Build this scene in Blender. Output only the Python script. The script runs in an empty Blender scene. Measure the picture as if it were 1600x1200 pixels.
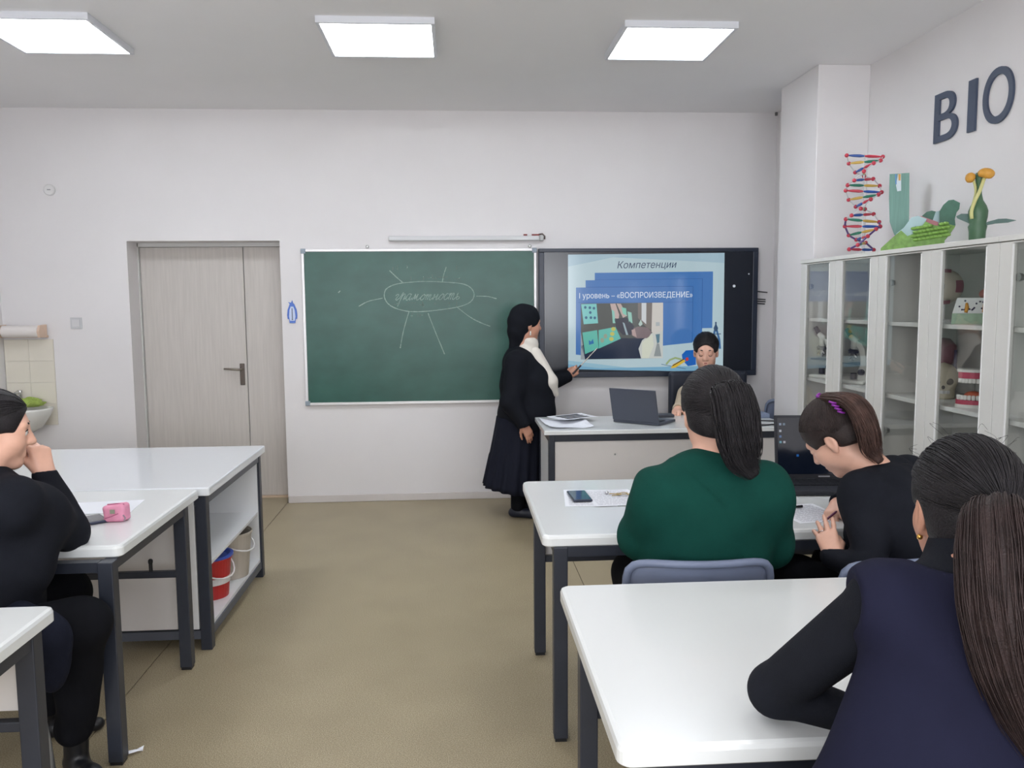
import bpy, bmesh, math, random
import numpy as np
from mathutils import Vector, Matrix
random.seed(7); np.random.seed(7)
scn = bpy.context.scene
COL = scn.collection

# ------------------------------------------------------------------ camera
cam_d = bpy.data.cameras.new('camera'); cam = bpy.data.objects.new('camera', cam_d); COL.objects.link(cam)
cam_d.sensor_width = 36.0; cam_d.lens = 1300.0 / 1600.0 * 36.0; cam_d.clip_start = 0.05; cam_d.clip_end = 100
_y, _p, _r = math.radians(3.79085), math.radians(5.65605), math.radians(-0.45629)
_f = Vector((math.sin(_y)*math.cos(_p), math.cos(_y)*math.cos(_p), -math.sin(_p)))
_rt = Vector((math.cos(_y), -math.sin(_y), 0)); _up = _rt.cross(_f)
_r2 = _rt*math.cos(_r) + _up*math.sin(_r); _u2 = -_rt*math.sin(_r) + _up*math.cos(_r)
_m = Matrix((( _r2.x, _u2.x, -_f.x, 0), (_r2.y, _u2.y, -_f.y, 0), (_r2.z, _u2.z, -_f.z, 1.58), (0, 0, 0, 1)))
cam.matrix_world = _m
scn.camera = cam
# ------------------------------------------------------------------ world, light, exposure
w = bpy.data.worlds.new('sky'); scn.world = w; w.use_nodes = True
w.node_tree.nodes['Background'].inputs[0].default_value = (0.75, 0.87, 1.0, 1)
w.node_tree.nodes['Background'].inputs[1].default_value = 1.0
scn.view_settings.view_transform = 'Standard'; scn.view_settings.look = 'None'
scn.view_settings.gamma = 1.0; scn.view_settings.use_curve_mapping = False
scn.view_settings.exposure = 0.36
scn.cycles.max_bounces = 6; scn.cycles.diffuse_bounces = 4; scn.cycles.glossy_bounces = 3; scn.cycles.transmission_bounces = 2; scn.cycles.transparent_max_bounces = 12
scn.cycles.caustics_reflective = False; scn.cycles.caustics_refractive = False
XL, XR, Y0, YB, ZC = -3.45, 2.63, -2.6, 6.60, 3.047
def area(name, loc, rot, sx, sy, power, col):
    d = bpy.data.lights.new(name, 'AREA'); d.shape = 'RECTANGLE'; d.size = sx; d.size_y = sy; d.energy = power; d.color = col
    o = bpy.data.objects.new(name, d); COL.objects.link(o); o.location = loc; o.rotation_euler = rot
    return o
WINX = (-2.3, -0.4, 1.5)          # window centres in the wall behind the camera
WIN_P, LAMP_P = 55.0, 6.5
for i, wx in enumerate(WINX):     # daylight falling in through the three windows
    area('window_daylight', (wx, Y0-0.12, 1.75), (math.radians(90), 0, 0), 1.45, 1.6, WIN_P, (0.95, 0.96, 1.0))
for yy in (2.3, -0.2):            # assumed further lamp rows, out of view, added to light the room
    for xx in (-2.13, -0.39, 1.21):
        area('unseen_ceiling_light', (xx, yy, ZC-0.045), (0, 0, 0), 0.56, 0.56, LAMP_P, (0.97, 0.98, 1.0))

# ------------------------------------------------------------------ helpers
WL = {}
def root(name, label, cat, loc=(0, 0, 0), group=None):
    o = bpy.data.objects.new(name, None); COL.objects.link(o); o.location = loc; WL[o] = Vector(loc)
    o['label'] = label; o['category'] = cat
    if group: o['group'] = group
    return o
def tag(o, label, cat=None, group=None, kind=None):
    o['label'] = label
    if cat: o['category'] = cat
    if group: o['group'] = group
    if kind: o['kind'] = kind
    return o
def link_mesh(name, me, parent=None, mat=None, smooth=False):
    o = bpy.data.objects.new(name, me); COL.objects.link(o)
    if mat is not None and not me.materials: me.materials.append(mat)
    if smooth:
        me.polygons.foreach_set('use_smooth', [True]*len(me.polygons))
    if parent is not None:
        wl = WL.get(parent, Vector((0, 0, 0)))
        me.transform(Matrix.Translation(-wl)); o.parent = parent; WL[o] = wl
    else:
        WL[o] = Vector((0, 0, 0))
    return o
class MB:
    def __init__(s): s.bm = bmesh.new()
    def box(s, x0, x1, y0, y1, z0, z1, bev=0.0, seg=2, M=None):
        r = bmesh.ops.create_cube(s.bm, size=1.0); vs = r['verts']
        bmesh.ops.scale(s.bm, vec=(x1-x0, y1-y0, z1-z0), verts=vs)
        bmesh.ops.translate(s.bm, vec=((x0+x1)/2, (y0+y1)/2, (z0+z1)/2), verts=vs)
        es = list({e for v in vs for e in v.link_edges})
        if bev > 0:
            r = bmesh.ops.bevel(s.bm, geom=es, offset=bev, segments=seg, affect='EDGES', profile=0.5)
            vs = list({v for v in r['verts']} | {v for v in vs if v.is_valid})
        if M is not None: bmesh.ops.transform(s.bm, matrix=M, verts=[v for v in vs if v.is_valid])
        return s
    def quadgrid(s, rows, closed_u=False, closed_v=False):
        V = [[s.bm.verts.new(p) for p in r] for r in rows]
        n, m = len(V), len(V[0])
        for i in range(n if closed_v else n-1):
            for j in range(m if closed_u else m-1):
                a, b, c, d = V[i][j], V[i][(j+1) % m], V[(i+1) % n][(j+1) % m], V[(i+1) % n][j]
                try: s.bm.faces.new((a, b, c, d))
                except ValueError: pass
        return V
    def tube(s, pts, r, seg=8, cap=True):
        pts = [Vector(p) for p in pts]; n = len(pts)
        rs = r if isinstance(r, (list, tuple)) else [r]*n
        rows = []; prev = None
        for i in range(n):
            t = (pts[min(i+1, n-1)] - pts[max(i-1, 0)])
            if t.length < 1e-9: t = Vector((0, 0, 1))
            t.normalize()
            if prev is None:
                a = Vector((0, 0, 1)) if abs(t.z) < 0.9 else Vector((1, 0, 0)); u = t.cross(a).normalized()
            else:
                u = (prev - t*prev.dot(t))
                u = u.normalized() if u.length > 1e-6 else t.orthogonal().normalized()
            prev = u; v = t.cross(u)
            rows.append([pts[i] + (u*math.cos(2*math.pi*k/seg) + v*math.sin(2*math.pi*k/seg))*rs[i] for k in range(seg)])
        V = s.quadgrid(rows, closed_u=True)
        if cap:
            for row in (V[0][::-1], V[-1]):
                try: s.bm.faces.new(row)
                except ValueError: pass
        return s
    def bar(s, a, b, wx, wy, up=(0, 0, 1)):
        a, b = Vector(a), Vector(b); t = (b-a).normalized(); upv = Vector(up)
        if abs(t.dot(upv)) > 0.95: upv = Vector((0, 1, 0))
        u = t.cross(upv).normalized(); v = u.cross(t)
        rows = [[p + u*sx*wx/2 + v*sy*wy/2 for sx, sy in ((-1, -1), (1, -1), (1, 1), (-1, 1))] for p in (a, b)]
        V = s.quadgrid(rows, closed_u=True); s.bm.faces.new(V[0][::-1]); s.bm.faces.new(V[1]); return s
    def lathe(s, prof, c=(0, 0, 0), seg=24, M=None, cap=True):
        rows = [[Vector((r*math.cos(2*math.pi*k/seg), r*math.sin(2*math.pi*k/seg), z)) for k in range(seg)] for r, z in prof]
        c = Vector(c)
        rows = [[((M @ p) if M is not None else p) + c for p in row] for row in rows]
        V = s.quadgrid(rows, closed_u=True)
        if cap:
            for row in (V[0][::-1], V[-1]):
                try: s.bm.faces.new(row)
                except ValueError: pass
        return s
    def prism(s, poly, d, M):
        """extrude a 2-D outline (x,y) by d along local z, placed by matrix M"""
        a = [s.bm.verts.new(M @ Vector((x, y, 0))) for x, y in poly]
        b = [s.bm.verts.new(M @ Vector((x, y, d))) for x, y in poly]
        n = len(poly)
        s.bm.faces.new(a[::-1]); s.bm.faces.new(b)
        for i in range(n): s.bm.faces.new((a[i], a[(i+1) % n], b[(i+1) % n], b[i]))
        return s
    def ball(s, c, r, seg=12, rings=8, sc=(1, 1, 1), M=None):
        rows = []
        for i in range(rings+1):
            th = math.pi*i/rings; rr = max(math.sin(th), 1e-4)
            row = [Vector((r*sc[0]*rr*math.cos(2*math.pi*k/seg), r*sc[1]*rr*math.sin(2*math.pi*k/seg), r*sc[2]*math.cos(th))) for k in range(seg)]
            rows.append([((M @ p) if M is not None else p) + Vector(c) for p in row])
        s.quadgrid(rows, closed_u=True); return s
    def obj(s, name, mat, parent=None, smooth=False, bevel=0.0, weld=True):
        if weld: bmesh.ops.remove_doubles(s.bm, verts=s.bm.verts, dist=1e-5)
        bmesh.ops.recalc_face_normals(s.bm, faces=s.bm.faces)
        me = bpy.data.meshes.new(name); s.bm.to_mesh(me); s.bm.free()
        return link_mesh(name, me, parent, mat, smooth)
def struct(o, kind='structure', label=None):
    o['kind'] = kind
    if label: o['label'] = label
    return o
def copy_tree(o, loc=None, rotz=None, label=None, parent=None, group=None):
    c = o.copy(); COL.objects.link(c)
    if parent is not None: c.parent = parent
    if loc is not None: c.location = loc
    if rotz is not None: c.rotation_euler = (0, 0, rotz)
    if label: c['label'] = label
    if group: c['group'] = group
    for ch in list(o.children): copy_tree(ch, parent=c)
    return c
def sub(a, b, t): return a + (b-a)*t
def spline(pts, n):
    """Catmull-Rom through the points, n samples"""
    P = [Vector(p) for p in pts]; P = [P[0]*2-P[1]] + P + [P[-1]*2-P[-2]]
    out = []
    for i in range(n):
        u = i/(n-1)*(len(P)-3); k = min(int(u), len(P)-4); t = u-k
        a, b, c, d = P[k:k+4]
        out.append(0.5*((2*b)+(c-a)*t+(2*a-5*b+4*c-d)*t*t+(3*b-a-3*c+d)*t*t*t))
    return out

# ------------------------------------------------------------------ materials
def lin(c):
    return tuple(((v/255)/12.92 if v/255 <= 0.04045 else ((v/255+0.055)/1.055)**2.4) for v in c)
MATS = {}
def mat(name, rgb, rough=0.5, metal=0.0, var=0.0, vscale=6.0, bump=0.0, bscale=60.0, stretch=None, spec=0.5, emit=None, es=0.0, coat=0.0, raw=False, sheen=0.0, vcol=None):
    if name in MATS: return MATS[name]
    m = bpy.data.materials.new(name); m.use_nodes = True; nt = m.node_tree; b = nt.nodes['Principled BSDF']
    c = rgb if raw else lin(rgb)
    b.inputs['Base Color'].default_value = (*c, 1); b.inputs['Roughness'].default_value = rough
    b.inputs['Metallic'].default_value = metal; b.inputs['Specular IOR Level'].default_value = spec
    b.inputs['Coat Weight'].default_value = coat
    if sheen: b.inputs['Sheen Weight'].default_value = sheen
    if emit: b.inputs['Emission Color'].default_value = (*lin(emit), 1); b.inputs['Emission Strength'].default_value = es
    if var or bump:
        tc = nt.nodes.new('ShaderNodeTexCoord'); src = tc.outputs['Object']
        if stretch:
            mp = nt.nodes.new('ShaderNodeMapping'); mp.inputs['Scale'].default_value = stretch
            nt.links.new(src, mp.inputs['Vector']); src = mp.outputs['Vector']
        if var:
            n = nt.nodes.new('ShaderNodeTexNoise'); n.inputs['Scale'].default_value = vscale; n.inputs['Detail'].default_value = 4
            nt.links.new(src, n.inputs['Vector'])
            r = nt.nodes.new('ShaderNodeValToRGB'); r.color_ramp.elements[0].position = 0.3; r.color_ramp.elements[1].position = 0.7
            lo = tuple(max(0, v*(1-var)) for v in c); hi = tuple(min(1, v*(1+var)) for v in c)
            if vcol: hi = lin(vcol)
            r.color_ramp.elements[0].color = (*lo, 1); r.color_ramp.elements[1].color = (*hi, 1)
            nt.links.new(n.outputs['Fac'], r.inputs['Fac']); nt.links.new(r.outputs['Color'], b.inputs['Base Color'])
        if bump:
            n2 = nt.nodes.new('ShaderNodeTexNoise'); n2.inputs['Scale'].default_value = bscale; n2.inputs['Detail'].default_value = 3
            nt.links.new(src, n2.inputs['Vector'])
            bp = nt.nodes.new('ShaderNodeBump'); bp.inputs['Strength'].default_value = bump; bp.inputs['Distance'].default_value = 0.004
            nt.links.new(n2.outputs['Fac'], bp.inputs['Height']); nt.links.new(bp.outputs['Normal'], b.inputs['Normal'])
    MATS[name] = m; return m
def glass_mat(name, ior=1.7, tint=(0.93, 0.96, 0.95), rough=0.0):
    m = bpy.data.materials.new(name); m.use_nodes = True; nt = m.node_tree; nt.nodes.clear()
    out = nt.nodes.new('ShaderNodeOutputMaterial'); mx = nt.nodes.new('ShaderNodeMixShader')
    lw = nt.nodes.new('ShaderNodeLayerWeight'); lw.inputs['Blend'].default_value = 0.5
    pw = nt.nodes.new('ShaderNodeMath'); pw.operation = 'POWER'; pw.inputs[1].default_value = 4.0
    fr = nt.nodes.new('ShaderNodeMath'); fr.operation = 'MULTIPLY_ADD'; fr.inputs[1].default_value = 0.9; fr.inputs[2].default_value = ((ior-1)/(ior+1))**2
    nt.links.new(lw.outputs['Facing'], pw.inputs[0]); nt.links.new(pw.outputs[0], fr.inputs[0])
    t = nt.nodes.new('ShaderNodeBsdfTransparent'); t.inputs[0].default_value = (*tint, 1)
    g = nt.nodes.new('ShaderNodeBsdfGlossy'); g.inputs['Roughness'].default_value = rough
    nt.links.new(fr.outputs[0], mx.inputs[0]); nt.links.new(t.outputs[0], mx.inputs[1]); nt.links.new(g.outputs[0], mx.inputs[2])
    nt.links.new(mx.outputs[0], out.inputs[0]); MATS[name] = m; return m
M_wall = mat('wall_paint', (225, 222, 222), 0.75, var=0.015, vscale=2.5, bump=0.08, bscale=180)
M_ceil = mat('ceiling_paint', (243, 242, 243), 0.8, var=0.01, vscale=2.0)
M_white = mat('white_laminate', (226, 227, 228), 0.28, spec=0.5, var=0.01, vscale=3)
M_top = mat('white_worktop', (224, 227, 227), 0.2, spec=0.5, var=0.01, vscale=2, coat=0.15)
M_panel = mat('white_panel', (218, 214, 212), 0.4, var=0.012, vscale=3)
M_dark = mat('dark_steel', (42, 46, 56), 0.38, var=0.08, vscale=12)
M_black = mat('black_plastic', (22, 23, 27), 0.4)
M_steel = mat('brushed_steel', (178, 178, 176), 0.3, metal=0.9, var=0.05, vscale=40)
M_chrome = mat('chrome', (210, 210, 212), 0.15, metal=1.0)
M_alu = mat('aluminium', (205, 207, 210), 0.35, metal=0.6, var=0.03, vscale=30)
M_paper = mat('paper', (232, 234, 240), 0.8, var=0.01)
M_ink = mat('ink', (60, 62, 78), 0.8)
M_plast = mat('white_plastic', (222, 221, 220), 0.35)
M_cab = mat('cabinet_laminate', (212, 211, 206), 0.4, var=0.01, vscale=3)
M_glass = glass_mat('door_glass', 1.45, (0.985, 0.995, 0.99))

# ------------------------------------------------------------------ setting
def floor_mat():
    m = bpy.data.materials.new('speckled_linoleum'); m.use_nodes = True; nt = m.node_tree; b = nt.nodes['Principled BSDF']
    tc = nt.nodes.new('ShaderNodeTexCoord')
    v = nt.nodes.new('ShaderNodeTexNoise'); v.inputs['Scale'].default_value = 260; v.inputs['Detail'].default_value = 2
    n = nt.nodes.new('ShaderNodeTexNoise'); n.inputs['Scale'].default_value = 3.0; n.inputs['Detail'].default_value = 5
    r = nt.nodes.new('ShaderNodeValToRGB'); e = r.color_ramp.elements
    e[0].position = 0.3; e[0].color = (*lin((122, 110, 88)), 1); e[1].position = 0.68; e[1].color = (*lin((190, 178, 152)), 1)
    e2 = r.color_ramp.elements.new(0.5); e2.color = (*lin((160, 147, 119)), 1)
    mx = nt.nodes.new('ShaderNodeMix'); mx.data_type = 'RGBA'; mx.blend_type = 'MULTIPLY'; mx.inputs[0].default_value = 0.35
    r2 = nt.nodes.new('ShaderNodeValToRGB'); r2.color_ramp.elements[0].position = 0.3; r2.color_ramp.elements[0].color = (0.72, 0.70, 0.68, 1); r2.color_ramp.elements[1].position = 0.65
    nt.links.new(tc.outputs['Object'], v.inputs['Vector']); nt.links.new(tc.outputs['Object'], n.inputs['Vector'])
    nt.links.new(v.outputs['Fac'], r.inputs['Fac']); nt.links.new(n.outputs['Fac'], r2.inputs['Fac'])
    nt.links.new(r.outputs['Color'], mx.inputs[6]); nt.links.new(r2.outputs['Color'], mx.inputs[7])
    nt.links.new(mx.outputs[2], b.inputs['Base Color'])
    b.inputs['Roughness'].default_value = 0.42; b.inputs['Specular IOR Level'].default_value = 0.4
    return m
M_floor = floor_mat()
o = struct(MB().box(XL-0.2, XR+0.2, Y0-0.2, YB+0.45, -0.1, -0.004).obj('floor', mat('subfloor', (60, 52, 40), 0.9)), label='tan speckled linoleum floor with dark seams between its sheets')
seams = [XL, -1.362, 0.691, XR]
for i in range(3):
    yb = YB + (0.44 if i == 0 else 0.0)
    s = MB().box(seams[i]+0.0022, seams[i+1]-0.0022, Y0, yb, -0.004, 0.0)
    s.obj('linoleum_sheet', M_floor, o)
# back wall with a deep door recess
DX0, DX1, DZ, DD = -2.50, -1.352, 2.062, 0.26
b = MB()
b.box(XL-0.2, DX0, YB, YB+0.4, 0, ZC); b.box(DX1, XR+0.2, YB, YB+0.4, 0, ZC); b.box(DX0, DX1, YB, YB+0.4, DZ, ZC)
struct(b.obj('wall_back', M_wall, weld=False), label='white painted front wall with chalkboard and deep door recess')
struct(MB().box(XR, XR+0.2, Y0, YB, 0, ZC).obj('wall_right', M_wall), label='white painted side wall with dark letters')
struct(MB().box(XL-0.2, XL, Y0, YB, 0, ZC).obj('wall_left', M_wall), label='white painted side wall beyond the washbasin')
struct(MB().box(XL-0.2, XR+0.2, Y0-0.2, YB+0.4, ZC, ZC+0.1).obj('ceiling', M_ceil), label='plain white painted ceiling')
struct(MB().box(2.292, XR, 5.25, 5.85, 0, ZC, 0.004).obj('wall_column', M_wall), label='square white painted column beside the glass cabinets')
struct(MB().box(2.555, XR, 6.47, YB, 0, ZC-0.002, 0.003).obj('wall_pipe_chase', M_wall), label='narrow boxed pipe chase in the corner behind column')
b = MB(); xs = [XL-0.2] + [v for wx in WINX for v in (wx-0.75, wx+0.75)] + [XR+0.2]
for i in range(0, len(xs), 2): b.box(xs[i], xs[i+1], Y0-0.2, Y0, 0, ZC)
for wx in WINX: b.box(wx-0.75, wx+0.75, Y0-0.2, Y0, 0, 0.9); b.box(wx-0.75, wx+0.75, Y0-0.2, Y0, 2.6, ZC)
struct(b.obj('wall_rear', M_wall, weld=False), label='white wall with windows behind the camera')
for i, wx in enumerate(WINX):
    f = MB()
    for dx in (-0.72, 0.0, 0.72): f.box(wx+dx-0.03, wx+dx+0.03, Y0-0.10, Y0-0.05, 0.9, 2.6)
    for z in (0.93, 2.57): f.box(wx-0.75, wx+0.75, Y0-0.10, Y0-0.05, z-0.03, z+0.03)
    struct(f.obj('window_%d' % (i+1), M_plast, weld=False), label='white framed window behind the camera')
bb = MB(); bb.box(DX1+0.004, 2.555, YB-0.014, YB, 0, 0.058, 0.004)
struct(bb.obj('baseboard_back', mat('baseboard', (206, 200, 197), 0.5)), label='low off white baseboard under the chalkboard')
struct(MB().box(XL, DX0-0.004, YB-0.014, YB, 0, 0.058, 0.004).obj('baseboard_left', MATS['baseboard']), label='low off white baseboard left of the door')

# door
def door_mat():
    m = mat('door_laminate', (196, 190, 184), 0.5, var=0.055, vscale=5.0, stretch=(14, 14, 0.7))
    return m
M_door = door_mat(); M_frame = mat('door_frame', (206, 205, 203), 0.5)
YD = YB + DD
door = bpy.data.objects.new('door_1', None); COL.objects.link(door); door.location = (-1.93, YD, 0); WL[door] = Vector((-1.93, YD, 0))
struct(door, label='pale wood grain double door with one wide and one narrow leaf')
MB().box(-2.492, -1.694, YD-0.02, YD+0.03, 0.012, 2.03, 0.003).obj('door_leaf', M_door, door)
MB().box(-1.688, -1.356, YD-0.02, YD+0.03, 0.012, 2.03, 0.003).obj('door_leaf', M_door, door)
f = MB(); f.box(DX0, -2.494, YD-0.05, YD+0.04, 0, DZ); f.box(-1.354, DX1, YD-0.05, YD+0.04, 0, DZ); f.box(DX0, DX1, YD-0.05, YD+0.04, 2.032, DZ)
f.obj('door_frame', M_frame, door, weld=False)
MB().box(DX0+0.002, DX1-0.002, YD-0.06, YD+0.03, 0.0, 0.011).obj('threshold', mat('threshold', (214, 190, 166), 0.5), door)
hp = MB().box(-1.75, -1.712, YD-0.03, YD-0.0205, 0.925, 1.10, 0.004).obj('handle_plate', mat('bronze', (92, 84, 78), 0.4, metal=0.8), door)
h = MB().tube([(-1.731, YD-0.025, 1.055), (-1.731, YD-0.075, 1.055), (-1.75, YD-0.085, 1.055), (-1.86, YD-0.083, 1.062)], [0.010, 0.010, 0.010, 0.008], 10)
h.obj('lever', mat('bronze_light', (150, 142, 132), 0.35, metal=0.85), hp, smooth=True)

# ceiling lamps
M_lamp = mat('lamp_diffuser', (255, 255, 255), 0.5, emit=(236, 245, 255), es=9.0)
M_tube = mat('lamp_tube', (255, 255, 255), 0.5, emit=(245, 250, 255), es=26.0)
M_tube.cycles.emission_sampling = 'NONE'
def ceiling_lamp(cx, cy, label):
    r = root('ceiling_lamp', label, 'lamp', (cx, cy, ZC), 'square ceiling lamps above the front of the room')
    s, zb = 0.305, ZC-0.034
    f = MB()
    f.box(cx-s, cx+s, cy-s, cy-s+0.018, zb, ZC); f.box(cx-s, cx+s, cy+s-0.018, cy+s, zb, ZC)
    f.box(cx-s, cx-s+0.018, cy-s+0.018, cy+s-0.018, zb, ZC); f.box(cx+s-0.018, cx+s, cy-s+0.018, cy+s-0.018, zb, ZC)
    f.obj('housing', mat('lamp_housing', (224, 226, 232), 0.45), r, weld=False)
    MB().box(cx-s+0.018, cx+s-0.018, cy-s+0.018, cy+s-0.018, zb+0.006, ZC-0.002).obj('diffuser', M_lamp, r)
    for k in range(4):
        yy = cy-0.21+0.14*k
        MB().tube([(cx-0.27, yy, zb+0.008), (cx+0.27, yy, zb+0.008)], 0.013, 10).obj('fluorescent_tube', M_tube, r)
    return r
ceiling_lamp(-2.135, 4.79, 'bright square ceiling lamp above the door, cut by the frame')
ceiling_lamp(-0.395, 4.79, 'bright square ceiling lamp in the middle, above the chalkboard')
ceiling_lamp(1.212, 4.79, 'bright square ceiling lamp nearest the column, above the screen')
# ------------------------------------------------------------------ desks
ZT = 0.76
def tabletop(m, x0, x1, y0, y1, z0, z1, rc=0.03, rb=0.012):
    """slab with rounded corners in plan and a rolled edge"""
    def outline(ins):
        pts = []
        for cx, cy, a0 in ((x1-rc, y1-rc, 0), (x0+rc, y1-rc, 90), (x0+rc, y0+rc, 180), (x1-rc, y0+rc, 270)):
            for k in range(7):
                a = math.radians(a0+15*k); pts.append((cx+(rc-ins)*math.cos(a), cy+(rc-ins)*math.sin(a)))
        return pts
    rows = []
    for ins, z in ((rb*0.5, z0), (0.0, z0+rb*0.4), (0.0, z1-rb), (rb*0.3, z1-rb*0.3), (rb, z1)):
        rows.append([Vector((x, y, z)) for x, y in outline(ins)])
    V = m.quadgrid(rows, closed_u=True); m.bm.faces.new(V[0][::-1]); m.bm.faces.new(V[-1])
    return m
LEG = 0.05
def frame_desk(label, x0, x1, y0, y1, panel=None, lx0=None, lx1=None, ly0=None, ly1=None, bar_z=0.44, group='white desks with dark steel frames', pegs=(), th=0.042, name='desk'):
    lx0 = x0+0.04 if lx0 is None else lx0; lx1 = x1-0.04 if lx1 is None else lx1
    ly0 = y0+0.015 if ly0 is None else ly0; ly1 = y1-0.1 if ly1 is None else ly1
    r = root(name, label, 'desk', ((x0+x1)/2, (y0+y1)/2, 0), group)
    tabletop(MB(), x0, x1, y0, y1, ZT-th, ZT).obj('tabletop', M_top, r)
    for lx in (lx0, lx1-LEG):
        for ly in (ly0, ly1-LEG):
            l = MB().box(lx, lx+LEG, ly, ly+LEG, 0.012, ZT-th, 0.003).obj('leg', M_dark, r)
            MB().box(lx+0.004, lx+LEG-0.004, ly+0.004, ly+LEG-0.004, 0.0, 0.014).obj('leg_foot', M_black, l)
    zb = ZT-th
    a = MB()
    a.box(lx0+LEG, lx1-LEG, ly0+0.004, ly0+0.044, zb-0.035, zb); a.box(lx0+LEG, lx1-LEG, ly1-0.044, ly1-0.004, zb-0.035, zb)
    a.box(lx0+0.004, lx0+0.044, ly0+LEG, ly1-LEG, zb-0.035, zb); a.box(lx1-0.044, lx1-0.004, ly0+LEG, ly1-LEG, zb-0.035, zb)
    a.obj('top_frame', M_dark, r, weld=False)
    MB().box(lx0+LEG, lx1-LEG, ly1-0.042, ly1-0.014, bar_z-0.014, bar_z+0.014, 0.003).obj('cross_bar', M_dark, r)
    if panel:
        MB().box(lx0+0.03, lx1-0.03, ly1-0.010, ly1+0.008, panel[0], panel[1], 0.002).obj('modesty_panel', M_panel, r)
    for px_ in pegs:
        p = MB(); p.lathe([(0.008, 0), (0.008, 0.035), (0.010, 0.04), (0.010, 0.05), (0.005, 0.056)], (px_, ly1-0.028, bar_z+0.012), 12)
        p.obj('peg', M_black, r, smooth=False)
    return r
# right row: the desk of the two women, and the near desk
frame_desk('white desk with phone and laptop, shared by the green sweater woman', 0.292, 2.02, 2.84, 3.745, panel=(0.452, 0.70), lx0=0.33, ly0=2.835, ly1=3.625, pegs=(0.445,), bar_z=0.44)
frame_desk('nearest white desk under the elbow of the navy vest woman', 0.287, 2.02, 1.44, 2.335, panel=(0.452, 0.70), lx0=0.325, ly0=1.46, ly1=2.225, bar_z=0.44)
# left row
frame_desk('white desk with the pink pouch, in front of the island table', -2.85, -1.155, 2.86, 3.74, panel=None, lx1=-1.165, ly0=2.805, ly1=3.605, pegs=(-1.325,), bar_z=0.425)
frame_desk('white desk cut by the lower left corner of the picture', -2.85, -1.108, 1.40, 2.30, panel=(0.50, 0.70), lx1=-1.115, ly0=1.42, ly1=2.225, bar_z=0.47)

# island table with open shelves at its end
def island():
    x1, y0, y1 = -1.118, 3.752, 4.862; x0 = -2.95
    r = root('island_table', 'large white island table with open shelves holding the buckets', 'table', ((x0+x1)/2, (y0+y1)/2, 0))
    tabletop(MB(), x0, x1, y0, y1, ZT-0.038, ZT, rc=0.012, rb=0.006).obj('tabletop', mat('glossy_worktop', (222, 226, 230), 0.07, spec=0.7, coat=0.4), r)
    fx = x1-0.02
    for lx, ly in ((fx-LEG, y0+0.012), (fx-LEG, y1-0.035-LEG), (x0+0.03, y0+0.012), (x0+0.03, y1-0.035-LEG)):
        MB().box(lx, lx+LEG, ly, ly+LEG, 0, ZT-0.038, 0.003).obj('leg', M_dark, r)
    t = MB(); zb = ZT-0.038
    ya, yb = y0+0.012+LEG, y1-0.035-LEG
    t.box(fx-0.045, fx-0.003, ya, yb, zb-0.045, zb); t.box(fx-0.04, fx-0.006, ya, yb, 0.055, 0.092)
    t.box(x0+0.08, fx-LEG, y0+0.016, y0+0.056, zb-0.045, zb); t.box(x0+0.08, fx-LEG, y0+0.02, y0+0.056, 0.05, 0.09)
    t.obj('steel_frame', mat('steel_frame_grey', (84, 88, 98), 0.4), r, weld=False)
    # carcass: near and far side panels, back, two shelves
    cx0 = fx-0.55
    MB().box(cx0, fx-0.012, ya-0.002, ya+0.016, 0.092, zb-0.046, 0.001).obj('side_panel', M_white, r)
    MB().box(cx0, fx-0.012, yb-0.016, yb+0.002, 0.092, zb-0.046, 0.001).obj('side_panel', M_white, r)
    MB().box(cx0, cx0+0.016, ya+0.016, yb-0.016, 0.092, zb-0.046).obj('back_panel', M_white, r)
    MB().box(cx0+0.016, fx-0.012, ya+0.016, yb-0.016, 0.093, 0.111, 0.001).obj('shelf', M_white, r)
    MB().box(cx0+0.016, fx-0.014, ya+0.016, yb-0.016, 0.375, 0.391, 0.001).obj('shelf', M_white, r)
    # near long side panels towards the desk in front
    MB().box(-2.88, -1.29, y0+0.018, y0+0.034, 0.10, zb-0.046, 0.001).obj('long_panel', M_panel, r)
    MB().box(-1.262, fx-LEG-0.004, y0+0.010, y0+0.026, 0.10, zb-0.03, 0.001).obj('corner_panel', M_white, r)
    return r
island()

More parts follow.
